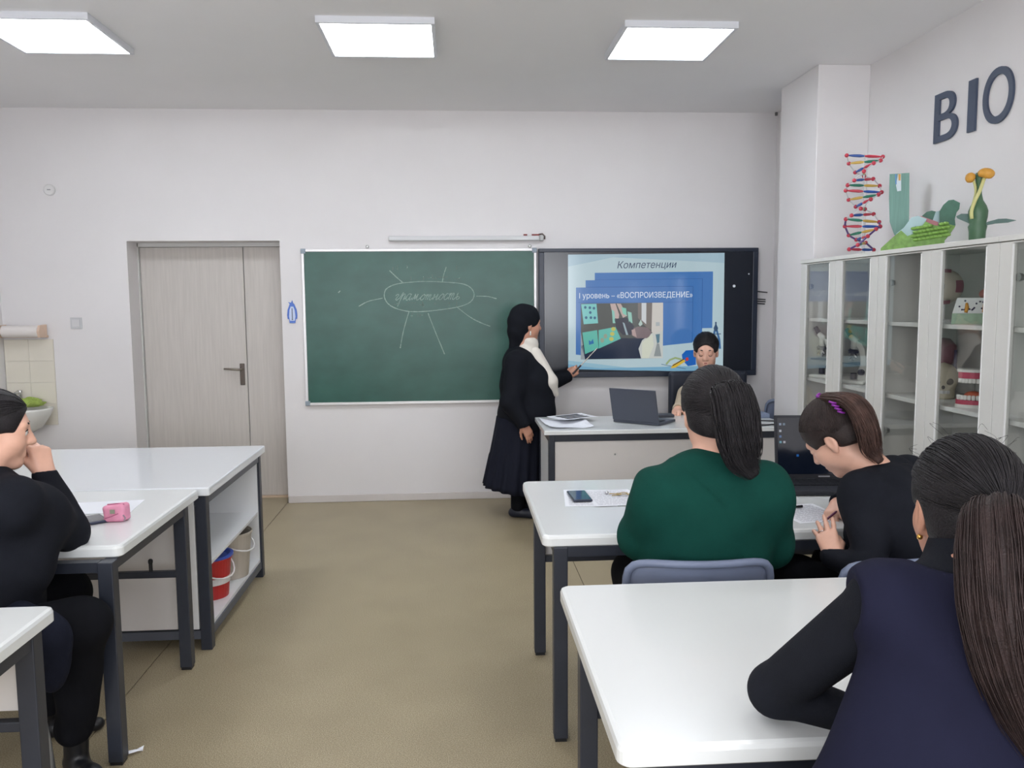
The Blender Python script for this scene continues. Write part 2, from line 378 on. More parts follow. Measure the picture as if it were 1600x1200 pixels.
# teacher's desk
def teacher_desk():
    x0, x1, y0, y1 = 0.548, 2.17, 5.205, 5.845
    r = root('teacher_desk', 'white front desk with dark steel frame below the screen', 'desk', ((x0+x1)/2, (y0+y1)/2, 0))
    tabletop(MB(), x0, x1, y0, y1, ZT-0.028, ZT, rc=0.006, rb=0.004).obj('tabletop', M_top, r)
    for lx in (x0+0.03, x1-0.07):
        for ly in (y0+0.02, y1-0.06):
            MB().box(lx, lx+0.04, ly, ly+0.04, 0, ZT-0.029, 0.002).obj('leg', M_dark, r)
    a = MB(); zb = ZT-0.029
    a.box(x0+0.07, x1-0.07, y0+0.02, y0+0.058, zb-0.045, zb); a.box(x0+0.07, x1-0.07, y1-0.058, y1-0.02, zb-0.045, zb)
    a.box(x0+0.03, x0+0.066, y0+0.06, y1-0.06, zb-0.045, zb); a.box(x1-0.066, x1-0.03, y0+0.06, y1-0.06, zb-0.045, zb)
    a.obj('top_frame', M_dark, r, weld=False)
    MB().box(x0+0.072, x1-0.072, y0+0.03, y0+0.046, 0.18, zb-0.046, 0.001).obj('front_panel', M_panel, r)
    MB().box(x0+0.036, x0+0.05, y0+0.062, y1-0.062, 0.18, zb-0.046, 0.001).obj('side_panel', M_white, r)
    MB().box(x1-0.05, x1-0.036, y0+0.062, y1-0.062, 0.18, zb-0.046, 0.001).obj('side_panel', M_white, r)
    MB().lathe([(0.006, 0), (0.006, 0.006), (0.004, 0.009)], (1.008, y0+0.030, 0.597), 10, M=Matrix.Rotation(math.radians(90), 3, 'X')).obj('lock', M_steel, r)
    return r
teacher_desk()

# ------------------------------------------------------------------ glass cabinets
CX = 2.192; CZ = 1.826
def cabinet(ya, yb, label):
    """ya far end, yb near end"""
    r = root('glass_cabinet', label, 'cabinet', ((CX+XR)/2, (ya+yb)/2, 0), 'white glass-door cabinets along the side wall')
    t = 0.018; bx0 = CX+0.022
    MB().box(CX-0.006, XR-0.003, yb+0.001, ya-0.001, CZ-0.022, CZ, 0.002).obj('top_panel', M_cab, r)
    for y in (ya-t-0.001, yb+0.001): MB().box(bx0, XR-0.003, y, y+t, 0.06, CZ-0.0225).obj('side_panel', M_cab, r)
    MB().box(XR-0.012, XR-0.004, yb+t+0.002, ya-t-0.002, 0.06, CZ-0.0225).obj('back_panel', M_cab, r)
    MB().box(bx0+0.03, XR-0.02, yb+0.02, ya-0.02, 0, 0.058).obj('plinth', M_cab, r)
    MB().box(bx0, XR-0.013, yb+t+0.002, ya-t-0.002, 0.06, 0.078).obj('bottom_panel', M_cab, r)
    for z in (1.462, 1.088, 0.72, 0.40): MB().box(bx0+0.012, XR-0.013, yb+t+0.002, ya-t-0.002, z-0.02, z, 0.001).obj('shelf', M_cab, r)
    yc = (ya+yb)/2
    for (y1, y0, hs) in ((ya-0.002, yc+0.0015, 1), (yc-0.0015, yb+0.002, -1)):
        d = MB(); st = 0.078; z0, z1 = 0.07, CZ-0.025
        d.box(CX, CX+0.02, y0, y0+st, z0, z1, 0.002); d.box(CX, CX+0.02, y1-st, y1, z0, z1, 0.002)
        d.box(CX, CX+0.02, y0+st, y1-st, z0, z0+st, 0.002)
        d.box(CX, CX+0.02, y0+st, y1-st, z1-0.006, z1, 0.001)
        dr = d.obj('door', M_cab, r, weld=False)
        MB().box(CX+0.008, CX+0.012, y0+st-0.004, y1-st+0.004, z0+st-0.004, z1-0.004).obj('glass_pane', M_glass, dr)
        # slim bright edging strip of the pane
        e = MB()
        for yy in (y0+st, y1-st-0.005): e.box(CX-0.002, CX+0.004, yy, yy+0.005, z0+st, z1-0.01)
        e.obj('edge_strip', mat('strip', (232, 232, 230), 0.35), dr, weld=False)
        hy = (y1-st-0.012) if hs > 0 else (y0+st+0.012)
        for z in (1.66, 0.90, 0.25):
            h = MB(); h.lathe([(0.016, 0), (0.016, 0.012), (0.010, 0.014)], (CX+0.021, hy, z), 14, M=Matrix.Rotation(math.radians(90), 3, 'Y'))
            h.box(CX+0.021, CX+0.045, min(hy, hy+hs*0.05), max(hy, hy+hs*0.05), z-0.012, z+0.012)
            h.obj('hinge', M_steel, dr, weld=False)
    return r
CABS = ((5.20, 4.226), (4.226, 3.255), (3.255, 2.28))
cabinet(*CABS[0], 'white glass-door cabinet holding the microscopes, next to the column')
cabinet(*CABS[1], 'white glass-door cabinet holding the skull and jaw models')
cabinet(*CABS[2], 'white glass-door cabinet cut by the right edge of the picture')
# ------------------------------------------------------------------ from the photograph's pixels to points in the room
CAMP = Vector((0, 0, 1.58))
def ray(px, py): return _f + _r2*((px-800)/1300.0) - _u2*((py-600)/1300.0)
def at(px, py, x=None, y=None, z=None):
    d = ray(px, py)
    t = x/d.x if x is not None else (y/d.y if y is not None else (z-1.58)/d.z)
    return CAMP + d*t
def atp(px, py, p0, n):
    d = ray(px, py); n = Vector(n); return CAMP + d*((Vector(p0)-CAMP).dot(n)/d.dot(n))
def poly_slab(pts, depth, mb=None):
    """a flat outline of world points given a real thickness (a vector)"""
    m = mb or MB(); d = Vector(depth)
    a = [m.bm.verts.new(p) for p in pts]; b = [m.bm.verts.new(Vector(p)+d) for p in pts]; n = len(pts)
    m.bm.faces.new(a); m.bm.faces.new(b[::-1])
    for i in range(n): m.bm.faces.new((a[i], b[i], b[(i+1) % n], a[(i+1) % n]))
    return m
def text_mesh(body, size, M, extrude=0.001, offset=0.0, shear=0.0, align='LEFT', width=None, spacing=1.0, res=6):
    """lettering as real geometry: glyph outlines, filled by a constrained triangulation and given thickness"""
    from mathutils.geometry import delaunay_2d_cdt
    c = bpy.data.curves.new('lettering', 'FONT'); c.body = body; c.size = 1.0; c.offset = offset; c.shear = shear; c.align_x = align; c.space_character = spacing; c.resolution_u = res; c.fill_mode = 'NONE'
    o = bpy.data.objects.new('lettering', c); COL.objects.link(o); bpy.context.view_layer.update()
    src = bpy.data.meshes.new_from_object(o.evaluated_get(bpy.context.evaluated_depsgraph_get()))
    bpy.data.objects.remove(o); bpy.data.curves.remove(c)
    P = [v.co.to_2d() for v in src.vertices]; Ed = [tuple(e.vertices) for e in src.edges]; bpy.data.meshes.remove(src)
    vo, eo, fo, ov, oe, of = delaunay_2d_cdt(P, Ed, [], 0, 1e-6)
    A = np.array([[P[i].x, P[i].y] for i, j in Ed]); B = np.array([[P[j].x, P[j].y] for i, j in Ed])
    keep = []
    for f in fo:
        cx = sum(vo[i].x for i in f)/3; cy = sum(vo[i].y for i in f)/3
        cr = (A[:, 1] > cy) != (B[:, 1] > cy)
        xs = A[cr, 0]+(cy-A[cr, 1])*(B[cr, 0]-A[cr, 0])/(B[cr, 1]-A[cr, 1])
        if (xs > cx).sum() % 2: keep.append(tuple(f))
    n = len(vo); t = extrude/size
    V = [(v.x, v.y, -t) for v in vo]+[(v.x, v.y, t) for v in vo]
    cnt = {}
    for f in keep:
        for i in range(3):
            k = (f[i], f[(i+1) % 3]); cnt[k] = 1
    Fc = [tuple(i+n for i in f) for f in keep]+[tuple(f[::-1]) for f in keep]
    for (i, j) in cnt:
        if (j, i) not in cnt: Fc.append((i, j, j+n, i+n))
    me = bpy.data.meshes.new('lettering'); me.from_pydata(V, [], Fc)
    xs = [v[0] for v in V]; sx = size
    if width: sx = width/(max(xs)-min(xs))
    me.transform(M @ Matrix.Diagonal((sx, size, size, 1))); me.update()
    return me
EXPO = scn.view_settings.exposure
def emat(name, rgb, k=1.0, rough=0.12, spec=0.5):
    m = mat(name, (6, 6, 8), rough, spec=spec, emit=rgb, es=0.86*k*2**(-EXPO)); m.cycles.emission_sampling = 'NONE'; return m

# ------------------------------------------------------------------ chalkboard
def chalk_mat(name, rgb, a):
    m = bpy.data.materials.new(name); m.use_nodes = True; nt = m.node_tree; b = nt.nodes['Principled BSDF']
    b.inputs['Base Color'].default_value = (*lin(rgb), 1); b.inputs['Roughness'].default_value = 0.95
    tc = nt.nodes.new('ShaderNodeTexCoord'); n = nt.nodes.new('ShaderNodeTexNoise'); n.inputs['Scale'].default_value = 160
    r = nt.nodes.new('ShaderNodeValToRGB'); r.color_ramp.elements[0].position = 0.35; r.color_ramp.elements[0].color = (a*0.55,)*3+(1,); r.color_ramp.elements[1].position = 0.6; r.color_ramp.elements[1].color = (a,)*3+(1,)
    nt.links.new(tc.outputs['Object'], n.inputs['Vector']); nt.links.new(n.outputs['Fac'], r.inputs['Fac']); nt.links.new(r.outputs['Color'], b.inputs['Alpha'])
    MATS[name] = m; return m
def board_mat():
    m = bpy.data.materials.new('green_board'); m.use_nodes = True; nt = m.node_tree; b = nt.nodes['Principled BSDF']
    tc = nt.nodes.new('ShaderNodeTexCoord'); n = nt.nodes.new('ShaderNodeTexNoise'); n.inputs['Scale'].default_value = 3.5; n.inputs['Detail'].default_value = 6
    mp = nt.nodes.new('ShaderNodeMapping'); mp.inputs['Scale'].default_value = (1, 1, 1.6)
    r = nt.nodes.new('ShaderNodeValToRGB'); r.color_ramp.elements[0].position = 0.35; r.color_ramp.elements[0].color = (*lin((30, 78, 68)), 1); r.color_ramp.elements[1].position = 0.75; r.color_ramp.elements[1].color = (*lin((46, 93, 82)), 1)
    nt.links.new(tc.outputs['Object'], mp.inputs['Vector']); nt.links.new(mp.outputs['Vector'], n.inputs['Vector']); nt.links.new(n.outputs['Fac'], r.inputs['Fac']); nt.links.new(r.outputs['Color'], b.inputs['Base Color'])
    b.inputs['Roughness'].default_value = 0.33; b.inputs['Specular IOR Level'].default_value = 0.45
    return m
def chalkboard():
    x0, x1, z0, z1 = -1.186, 0.636, 0.782, 1.995; yf = YB-0.022
    r = root('chalkboard', 'green chalkboard with an oval word diagram in chalk', 'chalkboard', ((x0+x1)/2, YB, z0))
    MB().box(x0+0.012, x1-0.012, yf+0.004, YB-0.002, z0+0.012, z1-0.012).obj('writing_surface', board_mat(), r)
    f = MB(); t = 0.02
    f.box(x0, x1, yf-0.003, YB, z1-t, z1, 0.002); f.box(x0, x1, yf-0.008, YB, z0, z0+t, 0.002)
    f.box(x0, x0+t, yf-0.003, YB, z0+t, z1-t, 0.002); f.box(x1-t, x1, yf-0.003, YB, z0+t, z1-t, 0.002)
    f.obj('frame', mat('board_frame', (224, 222, 222), 0.35, metal=0.25), r, weld=False)
    for cx, cz in ((x0, z1), (x1, z1), (x0, z0), (x1, z0)):
        sx = 1 if cx == x0 else -1; sz = 1 if cz == z0 else -1
        MB().box(min(cx-sx*0.003, cx+sx*0.034), max(cx-sx*0.003, cx+sx*0.034), yf-0.010, YB-0.001, min(cz-sz*0.003, cz+sz*0.034), max(cz-sz*0.003, cz+sz*0.034), 0.004).obj('corner_cap', mat('grey_cap', (140, 152, 164), 0.45), r)
    for hx in (-0.68, 0.585):
        MB().lathe([(0.007, 0), (0.013, 0.004), (0.013, 0.010), (0.006, 0.013)], (hx, YB-0.001, z1+0.018), 12, M=Matrix.Rotation(math.radians(90), 3, 'X')).obj('hook', M_steel, r)
    # chalk lines
    yc = yf+0.0032
    def C(cx, cy): p = at(440+cx/3.75, 340+cy/3.75, y=yc); return p
    def ribbon(m, pts, wd):
        P = spline(pts, max(6, 5*len(pts))) if len(pts) > 2 else [sub(pts[0], pts[1], k/5) for k in range(6)]
        n = len(P); rows = []
        for i in range(n):
            t = P[min(i+1, n-1)]-P[max(i-1, 0)]; t.y = 0
            s = Vector((-t.z, 0, t.x)); s = s.normalized() if s.length > 1e-9 else Vector((0, 0, 1))
            k = wd*(0.6+0.5*random.random())/2
            rows.append([P[i]+s*k, P[i]-s*k])
        m.quadgrid(rows)
    ch = chalk_mat('chalk', (180, 206, 195), 0.66); ch2 = chalk_mat('chalk_faint', (150, 185, 170), 0.28)
    oval = [(715, 382), (830, 374), (950, 378), (1060, 388), (1112, 415), (1128, 455), (1105, 495), (1040, 522), (930, 540), (830, 550), (740, 549), (665, 530), (620, 500), (602, 460), (612, 420), (655, 395), (715, 381)]
    m = MB(); ribbon(m, [C(*q) for q in oval], 0.0085); m.obj('chalk_oval', ch, r, weld=False)
    for L in ([(632, 310), (672, 348), (715, 385)], [(965, 288), (950, 335), (942, 375)], [(452, 520), (510, 490), (592, 472)], [(1140, 460), (1205, 462), (1260, 475)],
              [(746, 552), (715, 660), (695, 765)], [(858, 560), (905, 680), (955, 800)], [(1025, 522), (1100, 580), (1165, 615), (1222, 637)], [(332, 440), (345, 428)]):
        m = MB(); ribbon(m, [C(*q) for q in L], 0.008); m.obj('chalk_ray', ch, r, weld=False)
    G = {'г': (0.75, [[(0, .7), (.2, 1), (.45, .85), (.3, .4), (.25, .1), (.45, 0), (.75, .35)]]),
         'р': (1.0, [[(0, .3), (.3, 1.25), (.25, .2), (.2, -1.05)], [(.2, -.9), (.3, .5), (.55, 1), (.75, .7), (.68, .05), (1.0, .4)]]),
         'а': (1.0, [[(.62, .85), (.35, 1), (.05, .6), (.1, .1), (.35, 0), (.6, .5), (.66, 1), (.6, .2), (.75, 0), (1, .4)]]),
         'м': (1.25, [[(0, .05), (.15, .15), (.32, 1), (.42, .1), (.68, 1), (.72, .1), (.95, 0), (1.25, .4)]]),
         'о': (0.75, [[(.4, 1), (.08, .6), (.1, .1), (.4, 0), (.62, .45), (.5, .95), (.35, .95), (.75, .8)]]),
         'т': (1.2, [[(0, .8), (.12, 1), (.12, 0)], [(.12, .5), (.3, 1), (.42, .8), (.42, 0)], [(.42, .5), (.62, 1), (.74, .8), (.74, .1), (.95, 0), (1.2, .4)]]),
         'н': (0.95, [[(0, .8), (.1, 1), (.1, 0)], [(.1, .4), (.4, .55), (.62, 1), (.58, .1), (.75, 0), (.95, .35)]]),
         'с': (0.72, [[(.6, .85), (.35, 1), (.06, .5), (.2, .05), (.45, .02), (.72, .35)]]),
         'ь': (0.7, [[(0, .7), (.12, 1), (.1, .2), (.3, 0), (.55, .25), (.35, .5), (.12, .35)]])}
    word = 'грамотность'; tw = sum(G[c][0] for c in word); x = 0.0
    for c in word:
        m = MB()
        for st in G[c][1]:
            pts = []
            for (u, v) in st:
                cu = (x+u)/tw; cx = 665+cu*385+(v-0.5)*14; cy = 484-v*(34+3*math.sin(cu*9))-cu*5
                pts.append(C(cx, cy))
            ribbon(m, pts, 0.0065)
        m.obj('chalk_letter', ch, r, weld=False); x += G[c][0]
    m = MB(); rnd = random.Random(3)
    for k in range(26):          # half wiped older writing
        cx, cy = (rnd.uniform(640, 1040), rnd.choice((292, 350, 505))+rnd.uniform(-8, 8)) if k < 22 else (rnd.uniform(700, 860), 570)
        L = rnd.uniform(10, 60)
        ribbon(m, [C(cx, cy), C(cx+L*0.5, cy+rnd.uniform(-5, 5)), C(cx+L, cy+rnd.uniform(-4, 4))] if k % 3 == 0 else [C(cx, cy-12), C(cx+rnd.uniform(-4, 4), cy+14)], 0.012)
    o = m.obj('wiped_chalk', ch2, r, weld=False); o['kind'] = 'stuff'
chalkboard()

# rolled projection screen case above the board
def screen_rail():
    r = root('projection_screen_case', 'slim white rolled screen case above the chalkboard', 'screen case', (0.09, YB, 2.06))
    zc = 2.073
    MB().box(-0.514, 0.66, YB-0.045, YB-0.002, zc-0.019, zc+0.019, 0.008).obj('case', mat('case_white', (206, 207, 208), 0.4), r)
    MB().box(0.6605, 0.692, YB-0.048, YB-0.002, zc-0.021, zc+0.021, 0.006).obj('end_cap', mat('case_cap', (176, 176, 176), 0.45), r)
    for x, w_ in ((0.535, 0.03), (0.60, 0.06)):
        MB().box(x, x+w_, YB-0.030, YB-0.012, zc+0.0195, zc+0.032, 0.003).obj('red_clip', mat('red_clip', (128, 52, 50), 0.5), r)
    MB().tube([(0.655, YB-0.02, zc+0.03), (0.684, YB-0.025, zc+0.034), (0.702, YB-0.028, zc+0.015), (0.700, YB-0.028, zc-0.008)], 0.006, 8).obj('pull_hook', mat('hook_brown', (96, 82, 78), 0.5), r, smooth=True)
screen_rail()

# ------------------------------------------------------------------ interactive display with the slide
def display():
    x0, x1, z0, z1 = 0.650, 2.402, 0.975, 1.990; yf = YB-0.075
    r = root('interactive_display', 'wide black wall display showing a blue lesson slide', 'display', ((x0+x1)/2, YB, z0))
    f = MB(); t = 0.042
    f.box(x0, x1, yf, YB-0.003, z1-t*0.7, z1, 0.004); f.box(x0, x1, yf, YB-0.003, z0, z0+t, 0.004)
    f.box(x0, x0+t, yf, YB-0.003, z0+t, z1-t*0.7, 0.004); f.box(x1-t, x1, yf, YB-0.003, z0+t, z1-t*0.7, 0.004)
    f.obj('bezel', mat('bezel', (38, 45, 60), 0.35), r, weld=False)
    MB().box(x0+t, x1-t, yf+0.006, YB-0.004, z0+t, z1-t*0.7).obj('screen', mat('screen_glass', (30, 34, 43), 0.2, spec=0.6), r)
    MB().box(1.70, 1.765, yf-0.0015, yf, z0+0.012, z0+0.024).obj('badge', mat('badge', (170, 172, 178), 0.4), r)
    for px_, py_ in ((1147, 447), (1170, 428)):
        p = at(px_, py_, y=yf+0.005); s = 0.011 if px_ == 1147 else 0.006
        MB().lathe([(s, 0), (s, 0.002)], p, 14, M=Matrix.Rotation(math.radians(90), 3, 'X')).obj('sticker_dot', mat('dot', (226, 232, 236), 0.5), r)
    S = lambda cx, cy: at(880+cx/6.0, 390+cy/6.0, y=ys)
    ys = yf+0.0055
    def shape(name, pts, rgb, layer, k=1.0, parent=None):
        nonlocal ys; ys = yf+0.0055-0.0004*layer
        m = MB(); vs = [m.bm.verts.new(S(*q)) for q in pts]; m.bm.faces.new(vs)
        bmesh.ops.triangulate(m.bm, faces=m.bm.faces)
        o = m.obj(name, emat('px_%d_%d_%d' % rgb, rgb, k), parent or r)
        return o
    BGC = (178, 200, 208)
    bg = shape('slide_background', [(45, 47), (1513, 30), (1497, 1142), (47, 1120)], BGC, 0)
    def arc(a, b, h, n=14, c0=None):
        return [(a[0]+(b[0]-a[0])*k/n, a[1]+(b[1]-a[1])*k/n-h*math.sin(math.pi*k/n)) for k in range(n+1)]
    shape('slide_swoosh', [(45, 47), (1513, 30), (1512, 125)] + arc((1512, 125), (46, 160), 100)[1:], (160, 186, 200), 1, parent=bg)
    shape('slide_swoosh', arc((47, 1040), (1100, 1080), -62) + [(1100, 1140), (47, 1120)], (146, 184, 202), 1, parent=bg)
    shape('slide_swoosh', arc((47, 1075), (1300, 1090), -52) + [(1300, 1141), (47, 1120)], (120, 168, 196), 2, parent=bg)
    B1, B2, B3 = (66, 116, 180), (72, 118, 180), (74, 122, 186)
    shape('blue_panel', [(296, 218), (1405, 205), (1397, 735), (298, 760)], B1, 2, parent=bg)
    shape('blue_panel', [(210, 288), (1308, 275), (1301, 860), (212, 900)], B1, 3, parent=bg)
    shape('blue_panel', [(120, 356), (1220, 345), (1212, 872), (1080, 876), (938, 888), (700, 925), (420, 965), (170, 990), (118, 985)], B2, 4, parent=bg)
    for pts in ([(296, 282), (1306, 271), (1306, 274), (296, 285)], [(212, 352), (1218, 342), (1218, 346), (212, 356)], [(140, 494), (1216, 490), (1216, 493), (140, 497)], [(1216, 346), (1220, 346), (1212, 870), (1208, 870)], [(1304, 272), (1308, 272), (1301, 745), (1297, 745)]):
        shape('panel_edge', pts, (34, 84, 150), 5, parent=bg)
    # the photograph on the slide: a class photo lying on its side
    ph = shape('slide_picture', [(165, 506), (937, 497), (934, 1018), (165, 1030)], (78, 82, 80), 6, parent=r)
    def ps(pts, rgb, L=7): return shape('picture_patch', pts, rgb, L, parent=ph)
    ps([(205, 1025), (165, 900), (540, 830), (760, 830), (735, 1020)], (32, 44, 66), 7)
    ps([(165, 770), (205, 1028), (165, 1030)], (150, 160, 166), 7)
    ps([(168, 512), (312, 508), (327, 690), (192, 700)], (122, 196, 194), 8)
    for cx, cy in ((207, 542), (250, 545), (288, 550), (254, 590), (215, 638), (260, 638), (296, 640)):
        ps([(cx+13*math.cos(a*0.785), cy+14*math.sin(a*0.785)) for a in range(8)], (52, 98, 132), 9)
    ps([(180, 778), (318, 755), (332, 925), (205, 980)], (92, 180, 166), 8)
    ps([(332, 755), (490, 725), (540, 835), (334, 928)], (96, 182, 170), 8)
    ps([(240, 850), (262, 862), (278, 836), (288, 880), (242, 893)], (36, 108, 168), 9)
    for cx, cy in ((470, 745), (460, 790), (452, 838)): ps([(cx+22*math.cos(a*0.785), cy+20*math.sin(a*0.785)) for a in range(8)], (188, 186, 96), 9)
    for cx, cy in ((396, 812), (366, 850)): ps([(cx+18*math.cos(a*0.785), cy+24*math.sin(a*0.785)) for a in range(8)], (142, 156, 138), 9)
    ps([(700, 500), (835, 498), (835, 760), (770, 720), (700, 640)], (118, 110, 106), 7)
    ps([(735, 500), (780, 500), (778, 700), (735, 660)], (204, 208, 212), 8)
    ps([(835, 498), (937, 497), (934, 1018), (730, 1020), (706, 930), (740, 850), (835, 780)], (196, 200, 196), 8)
    ps([(835, 498), (937, 497), (936, 760), (850, 790), (828, 770)], (204, 200, 194), 9)
    ps([(740, 870), (834, 790), (850, 900), (800, 1018), (738, 1018)], (208, 212, 196), 9)
    ps([(866, 795), (906, 790), (902, 870), (880, 880)], (90, 124, 140), 10); ps([(878, 880), (900, 880), (920, 1000), (850, 1000)], (140, 148, 150), 10)
    ps([(868, 680), (905, 680), (905, 715), (868, 718)], (170, 178, 180), 10)
    ps([(440, 508), (490, 506), (525, 610), (520, 650), (470, 640)], (190, 170, 166), 8)
    ps([(500, 506), (540, 508), (600, 620), (560, 640)], (184, 166, 160), 8)
    ps([(455, 560), (480, 580), (490, 690), (465, 690)], (140, 196, 184), 9); ps([(545, 540), (590, 550), (595, 620), (560, 600)], (126, 196, 176), 9); ps([(602, 580), (640, 590), (650, 690), (615, 680)], (140, 192, 178), 9)
    ps([(480, 650), (560, 640), (600, 640), (665, 720), (640, 800), (560, 800), (500, 740)], (50, 52, 66), 9)
    ps([(556, 680), (575, 690), (610, 800), (590, 800)], (150, 170, 178), 10)
    ps([(640, 745), (700, 720), (790, 730), (830, 770), (800, 830), (690, 832), (640, 800)], (122, 106, 110), 9)
    ps([(640, 755), (672, 742), (690, 822), (650, 805)], (176, 152, 150), 10)
    ps([(705, 700), (728, 655), (745, 700), (720, 720)], (176, 196, 190), 9)
    # drawing things printed in the slide corner
    def line(pts, rgb, wd, L):
        q = []
        for i, (x, y) in enumerate(pts):
            a = pts[max(i-1, 0)]; b_ = pts[min(i+1, len(pts)-1)]; dx, dy = b_[0]-a[0], b_[1]-a[1]; l = math.hypot(dx, dy) or 1
            q.append((x-dy/l*wd, y+dx/l*wd, x+dy/l*wd, y-dx/l*wd))
        for i in range(len(q)-1): shape('slide_line', [q[i][:2], q[i+1][:2], q[i+1][2:], q[i][2:]], rgb, L, parent=bg)
    shape('slide_cube', [(1112, 985), (1150, 945), (1240, 940), (1245, 1080), (1170, 1092), (1120, 1040)], (32, 98, 182), 6, parent=bg)
    line([(965, 1075), (1000, 1035), (1050, 1015), (1110, 1030)], (150, 170, 120), 9, 7)
    line([(920, 1075), (1150, 1118)], (90, 120, 146), 3, 6)
    shape('slide_pencil', [(1008, 1112), (1030, 1075), (1130, 1025), (1148, 1048), (1050, 1108)], (214, 178, 62), 8, parent=bg)
    shape('slide_pencil_stripe', [(1022, 1086), (1128, 1022), (1134, 1030), (1026, 1094)], (84, 66, 40), 9, parent=bg)
    shape('slide_eraser', [(1146, 1018), (1170, 1008), (1176, 1036), (1154, 1046)], (200, 60, 56), 9, parent=bg)
    shape('slide_compass', [(1424, 678), (1438, 678), (1438, 705), (1452, 735), (1446, 765), (1416, 765), (1410, 735), (1424, 705)], (52, 78, 110), 7, parent=bg)
    line([(1420, 760), (1408, 830), (1404, 900)], (62, 104, 150), 10, 7); line([(1440, 760), (1462, 840), (1470, 930)], (62, 104, 150), 10, 7); line([(1378, 795), (1478, 790)], (52, 78, 110), 4, 8)
    # lettering
    def lettering(name, body, pa, pb, h, rgb, layer, **kw):
        nonlocal ys; ys = yf+0.0055-0.0004*layer
        a, b_ = S(*pa), S(*pb); d = (b_-a); wdt = d.length; ux = d.normalized()
        M = Matrix(((ux.x, 0, 0, a.x), (0, 0, -1, a.y), (ux.z, 1, 0, a.z), (0, 0, 0, 1)))
        me = text_mesh(body, h, M, extrude=0.0002, width=wdt, **kw)
        return link_mesh(name, me, r, emat('tx_%d_%d_%d' % rgb, rgb, 1.0))
    lettering('title_text', 'Компетенции', (500, 176), (1056, 170), 0.076, (44, 58, 92), 4, offset=0.040, shear=0.22, res=4)
    lettering('heading_text', 'I уровень – «ВОСПРОИЗВЕДЕНИЕ»', (146, 458), (1208, 446), 0.062, (222, 232, 242), 9, offset=0.008)
display()
# cables behind the display
for k, (pa, pb) in enumerate((((1180, 455), (1199, 457)), ((1180, 467), (1196, 468)), ((1180, 470.5), (1196, 471.5)), ((1180, 474), (1195, 475)))):
    a, b_ = at(*pa, y=YB-0.02), at(*pb, y=YB-0.02)
    tag(MB().tube([(2.395, a.y, a.z), tuple(sub(a, b_, 0.6)), tuple(b_)], 0.0045, 8).obj('cable_stub', M_black, smooth=True), ['topmost short black cable sticking out right of the display', 'second short black cable from the top beside the display', 'third short black cable from the top beside the display', 'lowest short black cable sticking out right of the display'][k], 'cable', 'cables beside the display')
# hook and cable clip high in the corner
p = at(1213, 177, y=6.46)
tag(MB().box(p.x-0.008, p.x+0.010, 6.452, 6.47, p.z-0.018, p.z+0.008, 0.003).obj('wall_clip', mat('clip_grey', (90, 88, 90), 0.5)), 'tiny grey clip high in the corner above the display', 'clip')

# ------------------------------------------------------------------ small wall things on the left
def smoke_box():
    r = root('junction_cover', 'small round white cover high on the wall above the washbasin', 'wall cover', (-3.04, YB, 2.444))
    MB().lathe([(0.042, 0.001), (0.042, 0.012), (0.036, 0.018), (0.0, 0.019)], (-3.04, YB, 2.444), 24, M=Matrix.Rotation(math.radians(90), 3, 'X')).obj('cover', M_plast, r, smooth=False)
    MB().box(-3.052, -3.028, YB-0.0225, YB-0.0185, 2.440, 2.448).obj('slot', mat('slot_grey', (150, 150, 152), 0.5), r)
smoke_box()
def switch():
    r = root('light_switch', 'white square light switch left of the door', 'switch', (-2.903, YB, 1.441))
    MB().box(-2.946, -2.860, YB-0.010, YB-0.001, 1.398, 1.485, 0.003).obj('plate', mat('switch_plate', (196, 196, 198), 0.4), r)
    MB().box(-2.932, -2.874, YB-0.016, YB-0.0095, 1.412, 1.471, 0.003).obj('rocker', mat('switch_rocker', (208, 207, 208), 0.35), r)
switch()
def backsplash():
    r = struct(MB().box(XL+0.004, -3.082, YB-0.008, YB-0.001, 0.66, 1.322).obj('trim_1', mat('grout', (214, 208, 196), 0.8)), label='cream tiled splashback behind the washbasin')
    tw, th_ = 0.181, 0.163
    mt = mat('cream_tile', (224, 218, 204), 0.22, var=0.02, vscale=2)
    for i in range(2):
        for j in range(4):
            MB().box(XL+0.006+i*tw, XL+0.006+(i+1)*tw-0.002, YB-0.012, YB-0.0085, 0.662+j*0.165, 0.662+(j+1)*0.165-0.002, 0.001, 1).obj('tile', mt, r)
backsplash()
def towel_roll():
    r = root('paper_towel_holder', 'paper towel roll on a wooden holder above the washbasin', 'towel holder', (-3.27, YB, 1.38))
    MB().box(-3.43, -3.115, YB-0.022, YB-0.002, 1.335, 1.352, 0.002).obj('back_rail', mat('pale_wood', (214, 186, 164), 0.5, var=0.05, vscale=10), r)
    for x in (-3.43, -3.133):
        MB().prism([(0, -0.05), (0.11, -0.045), (0.125, 0.0), (0.10, 0.045), (0, 0.05)], 0.018, Matrix(((0, 0, 1, x), (-1, 0, 0, YB-0.022), (0, 1, 0, 1.385), (0, 0, 0, 1)))).obj('bracket', MATS['pale_wood'], r)
    MB().lathe([(0.018, -0.132), (0.045, -0.132), (0.045, 0.132), (0.018, 0.132)], (-3.2725, YB-0.085, 1.385), 28, M=Matrix.Rotation(math.radians(90), 3, 'Y')).obj('paper_roll', mat('towel_paper', (226, 220, 216), 0.9), r)
towel_roll()
